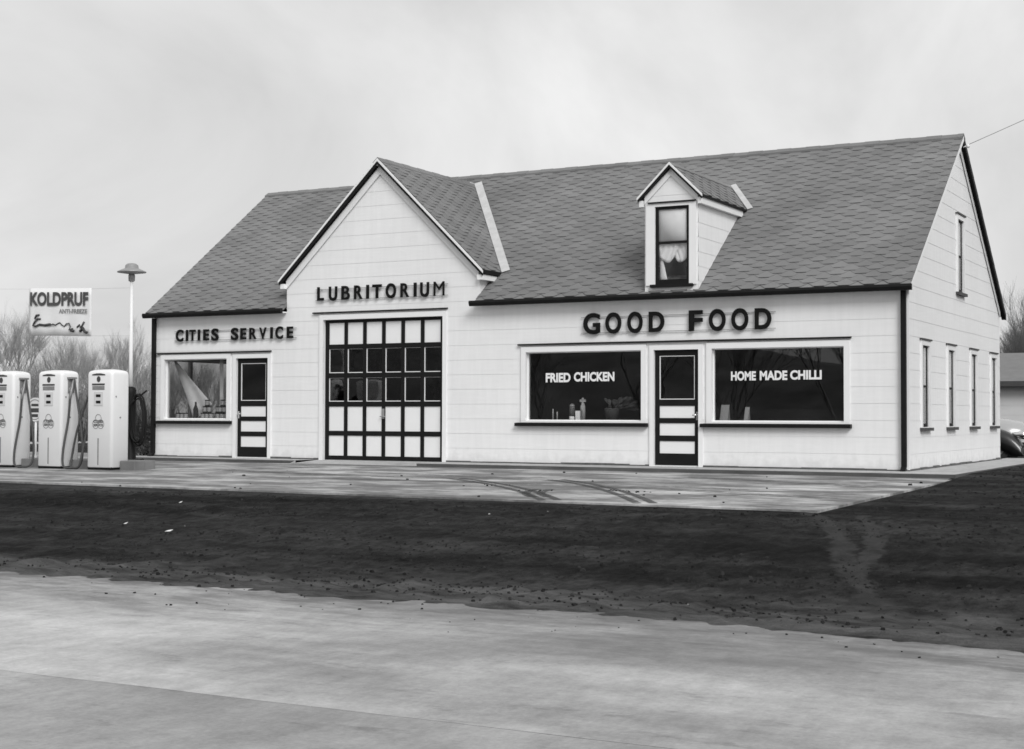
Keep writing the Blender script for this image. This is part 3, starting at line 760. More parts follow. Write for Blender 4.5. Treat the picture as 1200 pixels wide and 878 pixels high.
# dormer window: casing, sash, panes, sill, drip cap
m = MB(); yf = DY-0.030
for a, b in (((DX0+0.03, 3.24), (DW[0], 4.72)), ((DW[1], 3.24), (DX1-0.03, 4.72))): m.box((a[0], yf, a[1]), (b[0], DY-0.004, b[1]))
m.box((DW[0], yf, DW[3]), (DW[1], DY-0.004, 4.72)); m.build('window_casing', TRIM, dormer)
m = MB()
for a, b in (((DW[0], DW[2]), (DW[0]+0.055, DW[3])), ((DW[1]-0.055, DW[2]), (DW[1], DW[3])), ((DW[0]+.055, DW[3]-0.05), (DW[1]-.055, DW[3])), ((DW[0]+.055, DW[2]), (DW[1]-.055, DW[2]+0.085)), ((DW[0]+.055, 3.985), (DW[1]-.055, 4.03))):
    m.box((a[0], DY+0.004, a[1]), (b[0], DY+0.04, b[1]))
m.build('window_sash', BLACK, dormer)
m = MB(); m.box((DW[0]+.055, DY+0.018, DW[2]+.085), (DW[1]-.055, DY+0.022, DW[3]-.05)); m.build('window_pane', GLASS, dormer)
m = MB(); m.box((DW[0]-0.08, DY-0.075, 3.20), (DW[1]+0.08, DY+0.02, 3.252)); m.build('window_sill', BLACK, dormer)
m = MB(); m.box((DW[0]-0.13, DY-0.06, 4.722), (DW[1]+0.13, DY-0.004, 4.745)); m.build('drip_cap', BLACK, dormer)
m = MB(); m.box((DX0+0.13, DY+0.40, 3.2), (DX1-0.13, DY+0.42, 4.7)); m.build('room_backing', INTER, dormer)

# --- display windows, doors
def display_window(o, y=0.0, lettering=None):
    u0, u1, z0, z1 = o; g = MB()
    # casing boards proud of the boards
    w = 0.10
    g.box((u0-w, -0.036, z0-0.035), (u0, -0.003, z1+0.10)); g.box((u1, -0.036, z0-0.035), (u1+w, -0.003, z1+0.10)); g.box((u0, -0.036, z1), (u1, -0.003, z1+0.10))
    g.box((u0, -0.036, z0-0.035), (u1, -0.003, z0))
    # sash stops in the reveal
    t = 0.018
    for a, b in (((u0, z0), (u0+t, z1)), ((u1-t, z0), (u1, z1)), ((u0+t, z0), (u1-t, z0+t)), ((u0+t, z1-t), (u1-t, z1))): g.box((a[0], 0.055, a[1]), (b[0], 0.10, b[1]))
    f = g.build('display_window', TRIM, station)
    m = MB(); m.box((u0+t, 0.070, z0+t), (u1-t, 0.076, z1-t)); m.build('window_pane', GLASS, f)
    m = MB(); m.prism([(u0-0.20, -0.003, z0-0.037), (u0-0.20, -0.105, z0-0.045), (u0-0.20, -0.105, z0-0.105), (u0-0.20, -0.003, z0-0.105)], (u1-u0+0.33, 0, 0)); m.build('window_sill', BLACK, f)
    if lettering:
        m = MB()
        for txt, x, w_, z, h in lettering: add_text(m, txt, x, 0.064, z, w_, h, bold=0.042)
        m.build('window_lettering', ROADWHITE, f)
    return f
display_window(LWIN)
display_window(FWIN1, lettering=[('FRIED', -6.795, 0.52, 1.515, 0.175), ('CHICKEN', -6.205, 0.83, 1.525, 0.175)])
display_window(FWIN2, lettering=[('HOME', -3.115, 0.46, 1.515, 0.165), ('MADE', -2.585, 0.50, 1.519, 0.165), ('CHILLI', -2.035, 0.56, 1.522, 0.165)])
for a, b, z in ((XL+0.10, -13.19, 2.205), (-12.12, -8.91, 2.965), (-7.34, -0.935, 2.218)):
    m = MB(); m.prism([(a, -0.003, z+0.030), (a, -0.060, z+0.020), (a, -0.060, z), (a, -0.003, z)], (b-a, 0, 0)); m.build('drip_cap', BLACK, station)

def entrance_door(o, handle_right):
    u0, u1, z0, z1 = o; W = u1-u0; H = z1-z0
    g = MB(); w = 0.085
    g.box((u0-w, -0.034, -0.02), (u0, -0.003, z1+0.085)); g.box((u1, -0.034, -0.02), (u1+w, -0.003, z1+0.085)); g.box((u0, -0.034, z1), (u1, -0.003, z1+0.085))
    g.build('door_casing', TRIM, station)
    fr = lambda v: z1-v*H
    sw = 0.105*W
    rows = [(.05, .43), (.485, .59), (.635, .742), (.79, .897)]
    g = MB(); y0, y1 = 0.03, 0.075
    g.box((u0+0.004, y0, z0+0.005), (u0+sw, y1, z1-0.004)); g.box((u1-sw, y0, z0+0.005), (u1-0.004, y1, z1-0.004))
    prev = 0.002
    for a, b in rows+[(0.9975, 1)]:
        g.box((u0+sw, y0, fr(a)), (u1-sw, y1, fr(prev))); prev = b
    d = g.build('entrance_door', BLACK, station)
    for a, b in rows[1:]:
        m = MB(); m.box((u0+sw, y0+0.014, fr(b)), (u1-sw, y1-0.01, fr(a))); m.build('door_panel', TRIM, d)
    a, b = rows[0]
    m = MB(); t = 0.014; A, B, C_, D_ = u0+sw, u1-sw, fr(b), fr(a)
    for p, q in (((A, C_), (A+t, D_)), ((B-t, C_), (B, D_)), ((A+t, C_), (B-t, C_+t)), ((A+t, D_-t), (B-t, D_))): m.box((p[0], y0+0.006, p[1]), (q[0], y0+0.026, q[1]))
    m.build('glazing_bead', TRIM, d)
    m = MB(); m.box((A+t, y0+0.016, C_+t), (B-t, y0+0.022, D_-t)); m.build('door_pane', GLASS, d)
    hx = u1-sw*0.5 if handle_right else u0+sw*0.5; zk = fr(.565)
    m = MB(); m.tube([(hx, y0, zk), (hx, y0-0.05, zk)], 0.012, 8); m.tube([(hx, y0-0.05, zk), (hx+(-0.07 if handle_right else 0.07), y0-0.055, zk)], [0.016, 0.012], 8); m.box((hx-0.02, y0-0.006, zk-0.09), (hx+0.02, y0-0.001, zk+0.06)); m.build('door_handle', CHROME, d)
entrance_door(LDOOR, False); entrance_door(FDOOR, True)

def garage_door(o):
    u0, u1, z0, z1 = o; W = u1-u0; H = z1-z0
    g = MB(); w = 0.09
    g.box((u0-w, -0.036, -0.03), (u0, -0.003, z1+0.10)); g.box((u1, -0.036, -0.03), (u1+w, -0.003, z1+0.10)); g.box((u0, -0.036, z1), (u1, -0.003, z1+0.10))
    g.build('door_casing', TRIM, station)
    cols = [(18+82.2*i-1.2, 18+82.2*i+66.5) for i in range(6)]
    cols = [(u0+a/513*W, u0+b/513*W) for a, b in cols]
    rows = [(.022, .175), (.208, .378), (.413, .580), (.615, .787), (.820, .962)]
    fr = lambda v: z1-v*H
    y0, y1 = 0.055, 0.105
    g = MB(); g.box((u0+0.003, y0, z0+0.003), (cols[0][0], y1, z1-0.003))
    for i in range(6): g.box((cols[i][1], y0, z0+0.003), (cols[i+1][0] if i < 5 else u1-0.003, y1, z1-0.003))
    for a, b in cols:
        prev = 0.001
        for r0, r1 in rows+[(0.9985, 1)]: g.box((a, y0+0.0015, fr(r0)), (b, y1-0.001, fr(prev))); prev = r1
    d = g.build('garage_door', BLACK, station)
    for ri, (r0, r1) in enumerate(rows):
        for a, b in cols:
            if ri in (1, 2):
                m = MB(); m.box((a, y0+0.024, fr(r1)), (b, y0+0.030, fr(r0))); p = m.build('door_pane', GLASSW, d)
                m = MB(); t = 0.016; m.box((a, y0+0.012, fr(r1)), (a+t, y0+0.023, fr(r0))); m.box((a+t, y0+0.012, fr(r1)), (b, y0+0.023, fr(r1)+t)); m.box((b-0.006, y0+0.012, fr(r1)+t), (b, y0+0.023, fr(r0))); m.box((a+t, y0+0.012, fr(r0)-.006), (b-.006, y0+0.023, fr(r0)))
                m.build('glazing_bead', TRIM, d)
            else:
                m = MB(); m.box((a, y0+0.018, fr(r1)), (b, y0+0.040, fr(r0))); m.build('door_panel', TRIM, d)
    hx = (cols[2][1]+cols[3][0])/2; m = MB(); m.box((hx-0.03, y0-0.012, fr(.70)), (hx+0.03, y0-0.002, fr(.63))); m.tube([(hx-0.06, y0-0.03, fr(.685)), (hx+0.06, y0-0.03, fr(.685))], 0.010, 8); m.tube([(hx, y0, fr(.685)), (hx, y0-0.03, fr(.685))], 0.010, 8); m.build('door_handle', GREYM, d)
garage_door(GDOOR)

def side_window(y0, y1, z0, z1):
    g = MB(); w = 0.085
    for a, b in (((y0-w, z0-0.01), (y0, z1+0.09)), ((y1, z0-0.01), (y1+w, z1+0.09)), ((y0, z1), (y1, z1+0.09))): g.box((0.003, a[0], a[1]), (0.036, b[0], b[1]))
    f = g.build('side_window', TRIM, station)
    m = MB(); zm = z0+(z1-z0)*0.5; t = 0.032; xa, xb = -0.050, -0.010
    for a, b in (((y0, z0), (y0+t, z1)), ((y1-t, z0), (y1, z1)), ((y0+t, z0), (y1-t, z0+0.06)), ((y0+t, z1-t), (y1-t, z1)), ((y0+t, zm-0.02), (y1-t, zm+0.02))): m.box((xa, a[0], a[1]), (xb, b[0], b[1]))
    m.build('window_sash', BLACK, f)
    m = MB(); m.box((-0.022, y0+t, z0+0.06), (-0.018, y1-t, z1-t)); m.build('window_pane', GLASS, f)
    m = MB(); m.box((-0.034, y0+t+.002, zm+.021), (-0.030, y1-t-.002, z1-t-.002)); m.build('roller_shade', DRAPE, f)
    m = MB(); m.box((-0.02, y0-0.11, z0-0.065), (0.075, y1+0.11, z0-0.012)); m.build('window_sill', GREYD, f)
    m = MB(); m.box((0.003, y0-0.11, z1+0.09), (0.055, y1+0.11, z1+0.118)); m.build('drip_cap', GREYD, f)
GREYD = mat('dark_grey_paint', 0.055, 0.6, 0.2)
for w in SW: side_window(*w)
side_window(*UW)
# window in the left end wall seen through the display window
m = MB(); a, b, c, d = LSW
for p, q in (((a, c), (a+.05, d)), ((b-.05, c), (b, d)), ((a+.05, c), (b-.05, c+.05)), ((a+.05, d-.05), (b-.05, d)), ((1.12, c+.05), (1.20, d-.05))): m.box((XL-0.01, p[0], p[1]), (XL+0.06, q[0], q[1]))
f = m.build('end_window', GREYM, station)
m = MB(); m.box((XL+0.02, a+.05, c+.05), (XL+0.025, b-.05, d-.05)); m.build('window_pane', DIMGLASS, f)

# downspouts at the two front corners, foundation strip
for X, s in ((-0.045, 1), (XL+0.03, -1)):
    m = MB(); m.box((X-0.042, -0.085, 0.06), (X+0.042, -0.02, ZE-0.11)); m.prism([(X-0.042, -0.085, 0.06), (X-0.042, -0.02, 0.06), (X-0.042, -0.10, -0.015), (X-0.042, -0.19, -0.015)], (0.084, 0, 0))
    m.build('downspout', BLACK, station)
m = MB(); m.box((-0.022, -0.0165, 0.0), (0.034, 0.035, ZE-0.1)); m.build('corner_board', TRIM, station)
FOUND = mat('foundation_grime', 0.10, 0.9, 0.4, nscale=6.0)
for a, b in ((XL, -14.2), (-13.18, -11.96), (-8.92, -4.65), (-3.60, 0.0)):
    x = a; m = MB()
    while x < b-0.02:
        e = min(b, x+random.uniform(.25, .7)); m.box((x, -0.030-random.uniform(0, .012), -0.0195), (e, -0.004, 0.004+random.uniform(-.006, .016))); x = e
    m.build('foundation_strip', FOUND, station)
y = 0.0; m = MB()
while y < D:
    e = min(D, y+random.uniform(.25, .6)); m.box((0.002, y, -0.0195), (0.03+random.uniform(0, .012), e, 0.004+random.uniform(-.006, .018))); y = e
m.build('foundation_strip', FOUND, station)
m = MB(); m.tube([(0.10, YR-0.02, ZR-0.24), (0.17, YR-0.02, ZR-0.22)], 0.012, 6); m.lathe((0.19, YR-0.02, ZR-0.26), [(0.02, 0), (0.035, 0.02), (0.035, 0.05), (0.02, 0.07)], 10); m.build('wire_insulator', SIGNW, station)

# ================================================================== WALL SIGNS
def letter_sign(word_boxes, z0, z1, y, label, rails, bold, depth=0.045, lean=0.0):
    x0 = word_boxes[0][1]; root = thing('letter_sign', (x0, y, z0), label, 'sign')
    for ch, a, b in word_boxes:
        m = MB(); o_ = 0.0
        hh = z1-z0; e = 0.012 if ch in 'OCGSU' else 0.0
        add_text(m, ch, a, y-depth, z0-(e if ch != 'U' else e), b-a, hh+(2*e if ch in 'OCGS' else (e if ch == 'U' else 0)), bold=-0.004 if ch == 'M' else (0.016 if ch in 'VRB' else bold), depth=depth*1.0)
        m.v = [(p[0], p[1]+depth*0.5, p[2]) for p in m.v]
        m.build('letter', BLACKM, root)
    for z in rails:
        m = MB(); m.box((x0-0.06, y+0.006, z-0.005), (word_boxes[-1][2]+0.07, y+0.018, z+0.005)); m.build('mounting_rail', GREYM, root)
    for ch, a, b in word_boxes[::3]:
        for z in rails: MB().box(((a+b)/2-0.008, y+0.018, z-0.006), ((a+b)/2+0.008, -0.004, z+0.006)).build('bracket', GREYM, root)
gf = [(-5.95, -5.61), (-5.50, -5.185), (-5.06, -4.76), (-4.635, -4.335), (-3.86, -3.60), (-3.48, -3.17), (-3.06, -2.75), (-2.63, -2.33)]
letter_sign([(c, a, b) for c, (a, b) in zip('GOODFOOD', gf)], 2.405, 2.775, -0.045, 'large black block letters reading GOOD FOOD above the diner windows', (2.42, 2.71), 0.030, 0.03)
cs = [(-15.73, -15.53), (-15.45, -15.395), (-15.355, -15.19), (-15.12, -15.065), (-14.97, -14.82), (-14.75, -14.56), (-14.22, -14.03), (-13.97, -13.82), (-13.73, -13.55), (-13.47, -13.29), (-13.18, -13.125), (-13.05, -12.86), (-12.755, -12.60)]
letter_sign([(c, a, b) for c, (a, b) in zip('CITIESSERVICE', cs)], 2.475, 2.715, -0.045, 'small black block letters reading CITIES SERVICE over the left door', (2.485, 2.685), 0.030, 0.028)
lb = [(-11.99, -11.83), (-11.70, -11.50), (-11.39, -11.19), (-11.08, -10.88), (-10.785, -10.725), (-10.64, -10.42), (-10.32, -10.08), (-9.97, -9.77), (-9.66, -9.60), (-9.51, -9.31), (-9.20, -8.96)]
letter_sign([(c, a, b) for c, (a, b) in zip('LUBRITORIUM', lb)], 3.225, 3.505, -0.045, 'black block letters reading LUBRITORIUM on the front gable', (3.235, 3.455), 0.030, 0.028)

# ================================================================== CURTAINS AND WINDOW GOODS
def cloth_grid(fn, nu, nv, name, material, label, cat, group=None):
    m = MB(); m.v = [tuple(fn(i/nu, j/nv)) for j in range(nv+1) for i in range(nu+1)]
    for j in range(nv):
        for i in range(nu):
            a = j*(nu+1)+i; m.f.append([a, a+1, a+nu+2, a+nu+1]); m.mi.append(0); m.sm.append(True)
    o = m.build(name, material)
    md = o.modifiers.new('cloth_thickness', 'SOLIDIFY'); md.thickness = 0.004
    return tag(o, label, cat, group)
yc = DY+0.06
cloth_grid(lambda u, v: (DW[0]+0.03+u*(DW[1]-DW[0]-0.06), yc-0.025, 4.65-0.64*v), 2, 2, 'roller_shade', SHADE, 'pale roller shade pulled half down in the dormer window', 'blind')
def swag(side):
    xa, xb = (DW[0]+0.05, -4.06) if side < 0 else (DW[1]-0.05, -4.20)
    def fn(u, v):
        x = lerp(xa, xb, u); top = 4.10
        low = 3.86-0.20*math.sin(math.pi*(0.12+0.80*u)) + (0.26*max(0, u-0.6) if side < 0 else 0.1*max(0, u-0.6))
        return (x, yc+0.012*math.sin(u*22+v*9)+(0.02 if side > 0 else 0.0), lerp(top, low, v)-0.01*math.sin(v*14))
    return fn
cloth_grid(swag(-1), 18, 10, 'window_curtain', CLOTH, 'sheer white swag curtain on the left of the dormer window', 'curtain')
cloth_grid(swag(1), 18, 10, 'window_curtain', CLOTH, 'sheer white swag curtain on the right of the dormer window', 'curtain')
cloth_grid(lambda u, v: (DW[0]+0.06+u*(0.05+0.09*v), yc+0.03+0.01*math.sin(u*9), 3.72-0.40*v), 4, 6, 'curtain_tail', CLOTH, 'narrow white curtain tail hanging low in the dormer window', 'curtain')
# drapes of the display window at the left
def tri(p_top, w_top, pL, pR, yb, wav=0.02):
    def fn(u, v):
        a = Vector((p_top[0], p_top[1])); l = a.lerp(Vector(pL), v); r_ = (a+Vector(w_top)).lerp(Vector(pR), v); q = l.lerp(r_, u)
        return (q.x, yb+wav*math.sin(u*10+v*3)*v, q.y)
    return fn
cloth_grid(tri((-16.18, 2.06), (0.07, 0.0), (-15.62, 0.80), (-15.10, 1.12), 0.40), 12, 12, 'window_drape', DRAPE, 'white drape swept diagonally across the left display window', 'curtain')
cloth_grid(tri((-14.93, 2.07), (0.10, 0.0), (-14.93, 0.80), (-14.80, 0.80), 0.44), 8, 10, 'window_drape', DRAPE, 'narrow white drape hanging straight in the left display window', 'curtain')
cloth_grid(tri((-14.50, 1.75), (0.08, 0.20), (-14.72, 0.80), (-14.38, 0.80), 0.46), 8, 10, 'window_drape', DRAPE, 'grey drape fanning out at the right of the left display window', 'curtain')

can_m = MB(); can_m.lathe((0, 0, 0), [(0.050, 0), (0.053, 0.004), (0.053, 0.012), (0.050, 0.016), (0.050, 0.128), (0.053, 0.132), (0.053, 0.140), (0.046, 0.141)], 16)
can0 = None
def put_can(x, y, z, label, group):
    global can0
    if can0 is None:
        root = thing('oil_can', (x, y, z), label, 'can', group)
        m = MB(); m.lathe((x, y, z), [(0.050, 0), (0.053, 0.004), (0.053, 0.012), (0.050, 0.016), (0.050, 0.128), (0.053, 0.132), (0.053, 0.140), (0.046, 0.141)], 16); m.build('can_body', BLACK, root)
        m = MB(); m.lathe((x, y, z), [(0.0508, 0.028), (0.0512, 0.03), (0.0512, 0.115), (0.0508, 0.117)], 16); m.build('can_label', TIN, root)
        can0 = root; return root
    c = copy_tree(can0); c.location = (x, y, z); c['label'] = label; c['group'] = group; return c
zS = 0.786
for k, (n_, x_) in enumerate(((4, -14.46),)):
    for lev in range(3):
        for i in range(4-lev):
            put_can(-14.79+lev*0.06+i*0.118, 0.22+0.005*lev, zS+0.142*lev, 'oil can in the stacked pyramid at the right of the left display window', 'oil cans stacked in a pyramid')
for i, x in enumerate((-15.20, -15.09, -14.97)):
    put_can(x, 0.22, zS, 'oil can in the low row beside the pyramid of cans', 'oil cans in the low row')
for x in (-14.90, -14.78, -14.66, -14.54): put_can(x, 0.36, zS+0.142, 'oil can in the back row behind the pyramid of cans', 'oil cans in the back row')
for x in (-14.92, -14.80, -14.68, -14.56, -14.44): put_can(x, 0.36, zS, 'oil can at the bottom of the back row behind the pyramid', 'oil cans under the back row')
for x in (-15.15, -15.03): put_can(x, 0.225, zS+0.142, 'oil can on top of the low row beside the pyramid', 'oil cans on the low row')
put_can(-15.09, 0.23, zS+0.284, 'single oil can crowning the low row of cans', 'oil can on top')
for x, l in ((-16.02, 'oil can standing at the far left of the display window'), (-15.80, 'oil can standing left of the dark bottle in the display window'), (-15.91, 'oil can second from the left end of the display window')):
    put_can(x, 0.36, zS, l, 'oil cans at the left of the display')
m = MB(); m.lathe((-15.47, 0.30, zS), [(0.05, 0), (0.055, 0.01), (0.055, 0.22), (0.022, 0.30), (0.020, 0.37), (0.024, 0.38)], 14); tag(m.build('oil_bottle', BLACK), 'dark oil bottle standing upright in the left display window', 'bottle')
m = MB(); m.box((-16.20, 0.22, zS), (-16.10, 0.34, zS+0.20)); m.box((-16.195, 0.225, zS+0.2), (-16.105, 0.335, zS+0.215)); tag(m.build('goods_box', DARKG), 'dark goods box at the left edge of the left display window', 'box')

# diner counter goods behind the FRIED CHICKEN window
GLASSJ = mat('milk_glass', 0.42, 0.2, 0.05)
for x, h, l in ((-6.76, 0.22, 'tall thin white candle left in the FRIED CHICKEN window'), (-6.67, 0.17, 'shorter thin white candle right of the tall one')):
    m = MB(); m.lathe((x, 0.30, zS), [(0.012, 0), (0.012, h), (0.004, h+0.012)], 10); m.lathe((x, 0.30, zS), [(0.03, 0), (0.03, 0.012), (0.013, 0.02)], 12); tag(m.build('candle', GLASSJ), l, 'candle')
root = thing('sugar_pourer', (-6.36, 0.31, zS), 'glass sugar pourer with pale base on the diner window ledge', 'sugar jar')
m = MB(); m.lathe((-6.36, 0.31, zS), [(0.055, 0), (0.055, 0.09)], 14); m.build('sugar', SIGNW, root)
m = MB(); m.lathe((-6.36, 0.31, zS), [(0.058, 0.095), (0.052, 0.25), (0.05, 0.27)], 14); m.build('jar', mat('jar_grey', 0.12, 0.2), root)
m = MB(); m.lathe((-6.36, 0.31, zS), [(0.054, 0.272), (0.05, 0.30), (0.015, 0.33)], 14); m.build('lid', GREYM, root)
root = thing('napkin_dispenser', (-6.22, 0.31, zS), 'napkin dispenser with white napkins on the diner window ledge', 'napkin holder')
m = MB(); m.box((-6.275, 0.27, zS), (-6.165, 0.35, zS+0.20)); m.build('holder', GREYM, root)
m = MB(); m.box((-6.265, 0.255, zS+0.02), (-6.175, 0.268, zS+0.19)); m.build('napkins', CLOTH, root)
m = MB(); m.lathe((-6.19, 0.42, zS), [(0.05, 0), (0.05, 0.28), (0.02, 0.36), (0.02, 0.44)], 12); m.box((-6.245, 0.40, zS+0.36), (-6.13, 0.44, zS+0.41)); tag(m.build('syrup_bottle', GLASSJ), 'pale syrup bottle behind the napkin dispenser in the diner window', 'bottle')
m = MB(); m.lathe((-5.58, 0.40, zS), [(0.10, 0), (0.14, 0.22), (0.145, 0.24)], 16); tag(m.build('flower_pot', mat('pot_grey', 0.05, 0.8)), 'dull grey flower pot at the right of the FRIED CHICKEN window', 'pot')
m = MB(); rr = random.Random(5)
for i in range(70):
    a = rr.uniform(0, 6.28); rad = rr.uniform(0.03, 0.26); hz = rr.uniform(0.22, 0.48); tip = Vector((-5.45+rad*math.cos(a)*1.4, 0.52+rad*math.sin(a)*0.6, zS+hz))
    b_ = Vector((-5.58, 0.40, zS+0.2)); d = (tip-b_).normalized(); s_ = d.orthogonal().normalized()*0.035
    m.poly([b_.lerp(tip, .55), tip-d*0.06+s_, tip, tip-d*0.06-s_])
tag(m.build('potted_plant', mat('plant_grey', 0.06, 0.7, 0.3)), 'leafy plant in the flower pot of the FRIED CHICKEN window', 'plant')
MENU = mat('menu_card', 0.32, 0.8, 0.05)
for x0, x1, z1, sk, l in ((-3.42, -3.25, 1.09, 0.02, 'wide grey menu card standing at the left of the CHILLI window'), (-2.97, -2.87, 1.05, 0.02, 'narrow grey menu card standing in the CHILLI window')):
    m = MB(); m.prism([(x0, 0.30, zS), (x1-sk, 0.30, zS), (x1, 0.35, z1), (x0+sk, 0.35, z1)], (0, 0.012, 0)); m.prism([(x0+0.01, 0.44, zS), (x1-0.02, 0.44, zS), (x1-0.01, 0.363, z1-0.03), (x0+0.02, 0.363, z1-0.03)], (0, 0.01, 0)); tag(m.build('menu_card', MENU), l, 'menu')

# ================================================================== PUMP ISLAND
gz = az(-4.5)
pumpX = [-16.47, -15.22, -13.97]
ISX = -12.98
PW, PD, PH, PY = 0.62, 0.46, 1.85, -4.50
m = MB()
m.box((-18.5, -4.02, -0.30), (ISX, -3.74, 0.040))
edges = [-18.5]+[q for x in pumpX for q in (x-0.012, x+PW+0.012)]+[ISX]
for i in range(0, len(edges), 2): m.box((edges[i], -4.30, -0.30), (edges[i+1], -4.0205, 0.0395))
isl = m.build('pump_island', CONC); tag(isl, 'low concrete kerb island the fuel pumps stand on', 'kerb island')
bv = isl.modifiers.new('worn_edges', 'BEVEL'); bv.width = 0.012; bv.segments = 2; bv.limit_method = 'ANGLE'

def rrect(x0, x1, y0, y1, r, n=5):
    o = []
    for cx_, cy_, a0 in ((x1-r, y0+r, -90), (x1-r, y1-r, 0), (x0+r, y1-r, 90), (x0+r, y0+r, 180)):
        for k in range(n+1):
            a = R(a0+90*k/n); o.append((cx_+r*math.cos(a), cy_+r*math.sin(a)))
    return o
def make_pump():
    x0, x1, y0, y1 = pumpX[1], pumpX[1]+PW, PY, PY+PD
    root = thing('fuel_pump', (x0+PW/2, y0+PD/2, gz), 'x', 'fuel pump', 'white fuel pumps on the island')
    m = MB(); secs = [(0.045, 0.012), (0.06, 0.0), (1.74, 0.0), (1.775, 0.004), (1.80, 0.014), (1.818, 0.034), (1.832, 0.075), (1.843, 0.13), (1.848, 0.18)]
    rings = []
    for h, ins in secs:
        r_ = max(0.02, 0.058-ins*0.15)
        rings.append([(a, b, gz+h) for a, b in rrect(x0+ins, x1-ins, y0+ins, y1-ins, r_)])
    n_ = len(rings[0])
    for rg in rings: m.v += rg
    for i in range(len(rings)-1):
        for k in range(n_): m.f.append([i*n_+k, i*n_+(k+1) % n_, (i+1)*n_+(k+1) % n_, (i+1)*n_+k]); m.mi.append(0); m.sm.append(True)
    m.f.append([(len(rings)-1)*n_+k for k in range(n_)]); m.mi.append(0); m.sm.append(True)
    m.build('pump_body', PUMP, root)
    m = MB(); m.box((x0+0.02, y0+0.02, gz), (x1-0.02, y1-0.02, gz+0.05)); m.build('base_plate', BLACK, root)
    yf = y0-0.003; cx = x0+PW*0.47
    # brand header: arched line, round badge, two-line panel
    m = MB(); m.prism([(cx-0.16, yf, gz+1.735), (cx+0.16, yf, gz+1.735), (cx+0.155, yf, gz+1.755), (cx+0.05, yf, gz+1.772), (cx-0.05, yf, gz+1.772), (cx-0.155, yf, gz+1.755)], (0, -0.004, 0))
    m.prism([(cx+0.045*math.cos(2*math.pi*k/14), yf, gz+1.665+0.055*math.sin(2*math.pi*k/14)) for k in range(14)], (0, -0.004, 0))
    m.box((cx-0.16, yf-0.004, gz+1.555), (cx+0.15, yf, gz+1.585)); m.build('brand_header', DARKG, root)
    m = MB(); m.box((cx-0.15, yf-0.004, gz+1.47), (cx+0.145, yf, gz+1.54)); p = m.build('name_band', MIDG, root)
    # trefoil badge with lettering
    m = MB()
    for dx, dz, rr_ in ((0, 0.08, 0.072), (-0.062, -0.02, 0.075), (0.062, -0.02, 0.075)):
        rg = [(cx+dx+rr_*math.cos(2*math.pi*k/18), yf-0.001-0.0005*dz, gz+0.86+dz+rr_*1.1*math.sin(2*math.pi*k/18)) for k in range(19)]
        m.tube(rg, 0.005, 5, caps=False)
    m.build('badge_outline', MIDG, root); m = MB()
    add_text(m, 'CITIES', cx-0.115, yf-0.004, gz+0.865, 0.23, 0.045, bold=0.03); add_text(m, 'SERVICE', cx-0.115, yf-0.004, gz+0.80, 0.23, 0.045, bold=0.03)
    m.build('badge', DARKG, root)
    # price / volume windows in a pale recessed panel
    m = MB(); m.box((cx-0.11, yf-0.006, gz+1.18), (cx+0.11, yf, gz+1.43)); m.build('meter_panel', mat('meter_enamel', 0.62, 0.4), root)
    for h in (1.36, 1.245):
        m = MB(); m.box((cx-0.055, yf-0.010, gz+h-0.025), (cx+0.055, yf-0.0065, gz+h+0.025)); m.build('meter_window', BLACK, root)
    m = MB(); m.box((cx-0.012, yf-0.003, gz+0.09), (cx+0.012, yf+0.001, gz+0.58)); m.build('door_seam', MIDG, root)
    # nozzle boot on the right side, nozzle and hose
    xs_ = x1
    m = MB(); m.prism([(xs_-0.002, PY+0.15, gz+1.42), (xs_-0.002, PY+0.30, gz+1.42), (xs_-0.002, PY+0.30, gz+1.70), (xs_-0.002, PY+0.15, gz+1.70)], (0.02, 0, 0))
    m.prism([(xs_, PY+0.13, gz+1.68), (xs_, PY+0.32, gz+1.68), (xs_, PY+0.32, gz+1.715), (xs_, PY+0.13, gz+1.715)], (0.07, 0, 0)); m.build('nozzle_boot', MIDG, root)
    m = MB(); m.tube([(xs_+0.05, PY+0.24, gz+1.68), (xs_+0.06, PY+0.20, gz+1.52), (xs_+0.065, PY+0.16, gz+1.40), (xs_+0.06, PY+0.15, gz+1.30)], [0.016, 0.026, 0.03, 0.024], 8)
    m.tube([(xs_+0.06, PY+0.20, gz+1.56), (xs_+0.09, PY+0.11, gz+1.50), (xs_+0.075, PY+0.13, gz+1.40)], 0.008, 6); m.build('nozzle', GREYM, root)
    def bez(ps, n=26):
        P_ = [Vector(p) for p in ps]; o = []
        P_ = [P_[0]]+P_+[P_[-1]]
        for i in range(1, len(P_)-2):
            for k in range(n//3):
                t = k/(n//3); a, b, c, d = P_[i-1:i+3]
                o.append(0.5*((2*b)+(c-a)*t+(2*a-5*b+4*c-d)*t*t+(3*b-a-3*c+d)*t**3))
        o.append(P_[-2]); return o
    m = MB(); m.tube(bez([(xs_+0.06, PY+0.15, gz+1.30), (xs_+0.06, PY+0.11, gz+0.9), (xs_+0.07, PY-0.02, gz+0.35), (xs_+0.12, PY-0.06, gz+0.06), (xs_+0.28, PY-0.03, gz+0.025), (xs_+0.42, PY+0.04, gz+0.06),
                          (xs_+0.44, PY+0.10, gz+0.30), (xs_+0.36, PY+0.14, gz+0.75), (xs_+0.20, PY+0.2, gz+1.25), (xs_+0.05, PY+0.26, gz+1.69)]), 0.021, 8); m.build('hose', HOSE, root)
    m = MB(); m.box((xs_, PY+0.09, gz+1.33), (xs_+0.012, PY+0.11, gz+1.36)); m.box((xs_, PY+0.20, gz+0.95), (xs_+0.012, PY+0.225, gz+0.975)); m.build('lock', MIDG, root)
    return root
P0 = make_pump()
P0['label'] = 'middle white fuel pump of the three with hose looped to the ground'
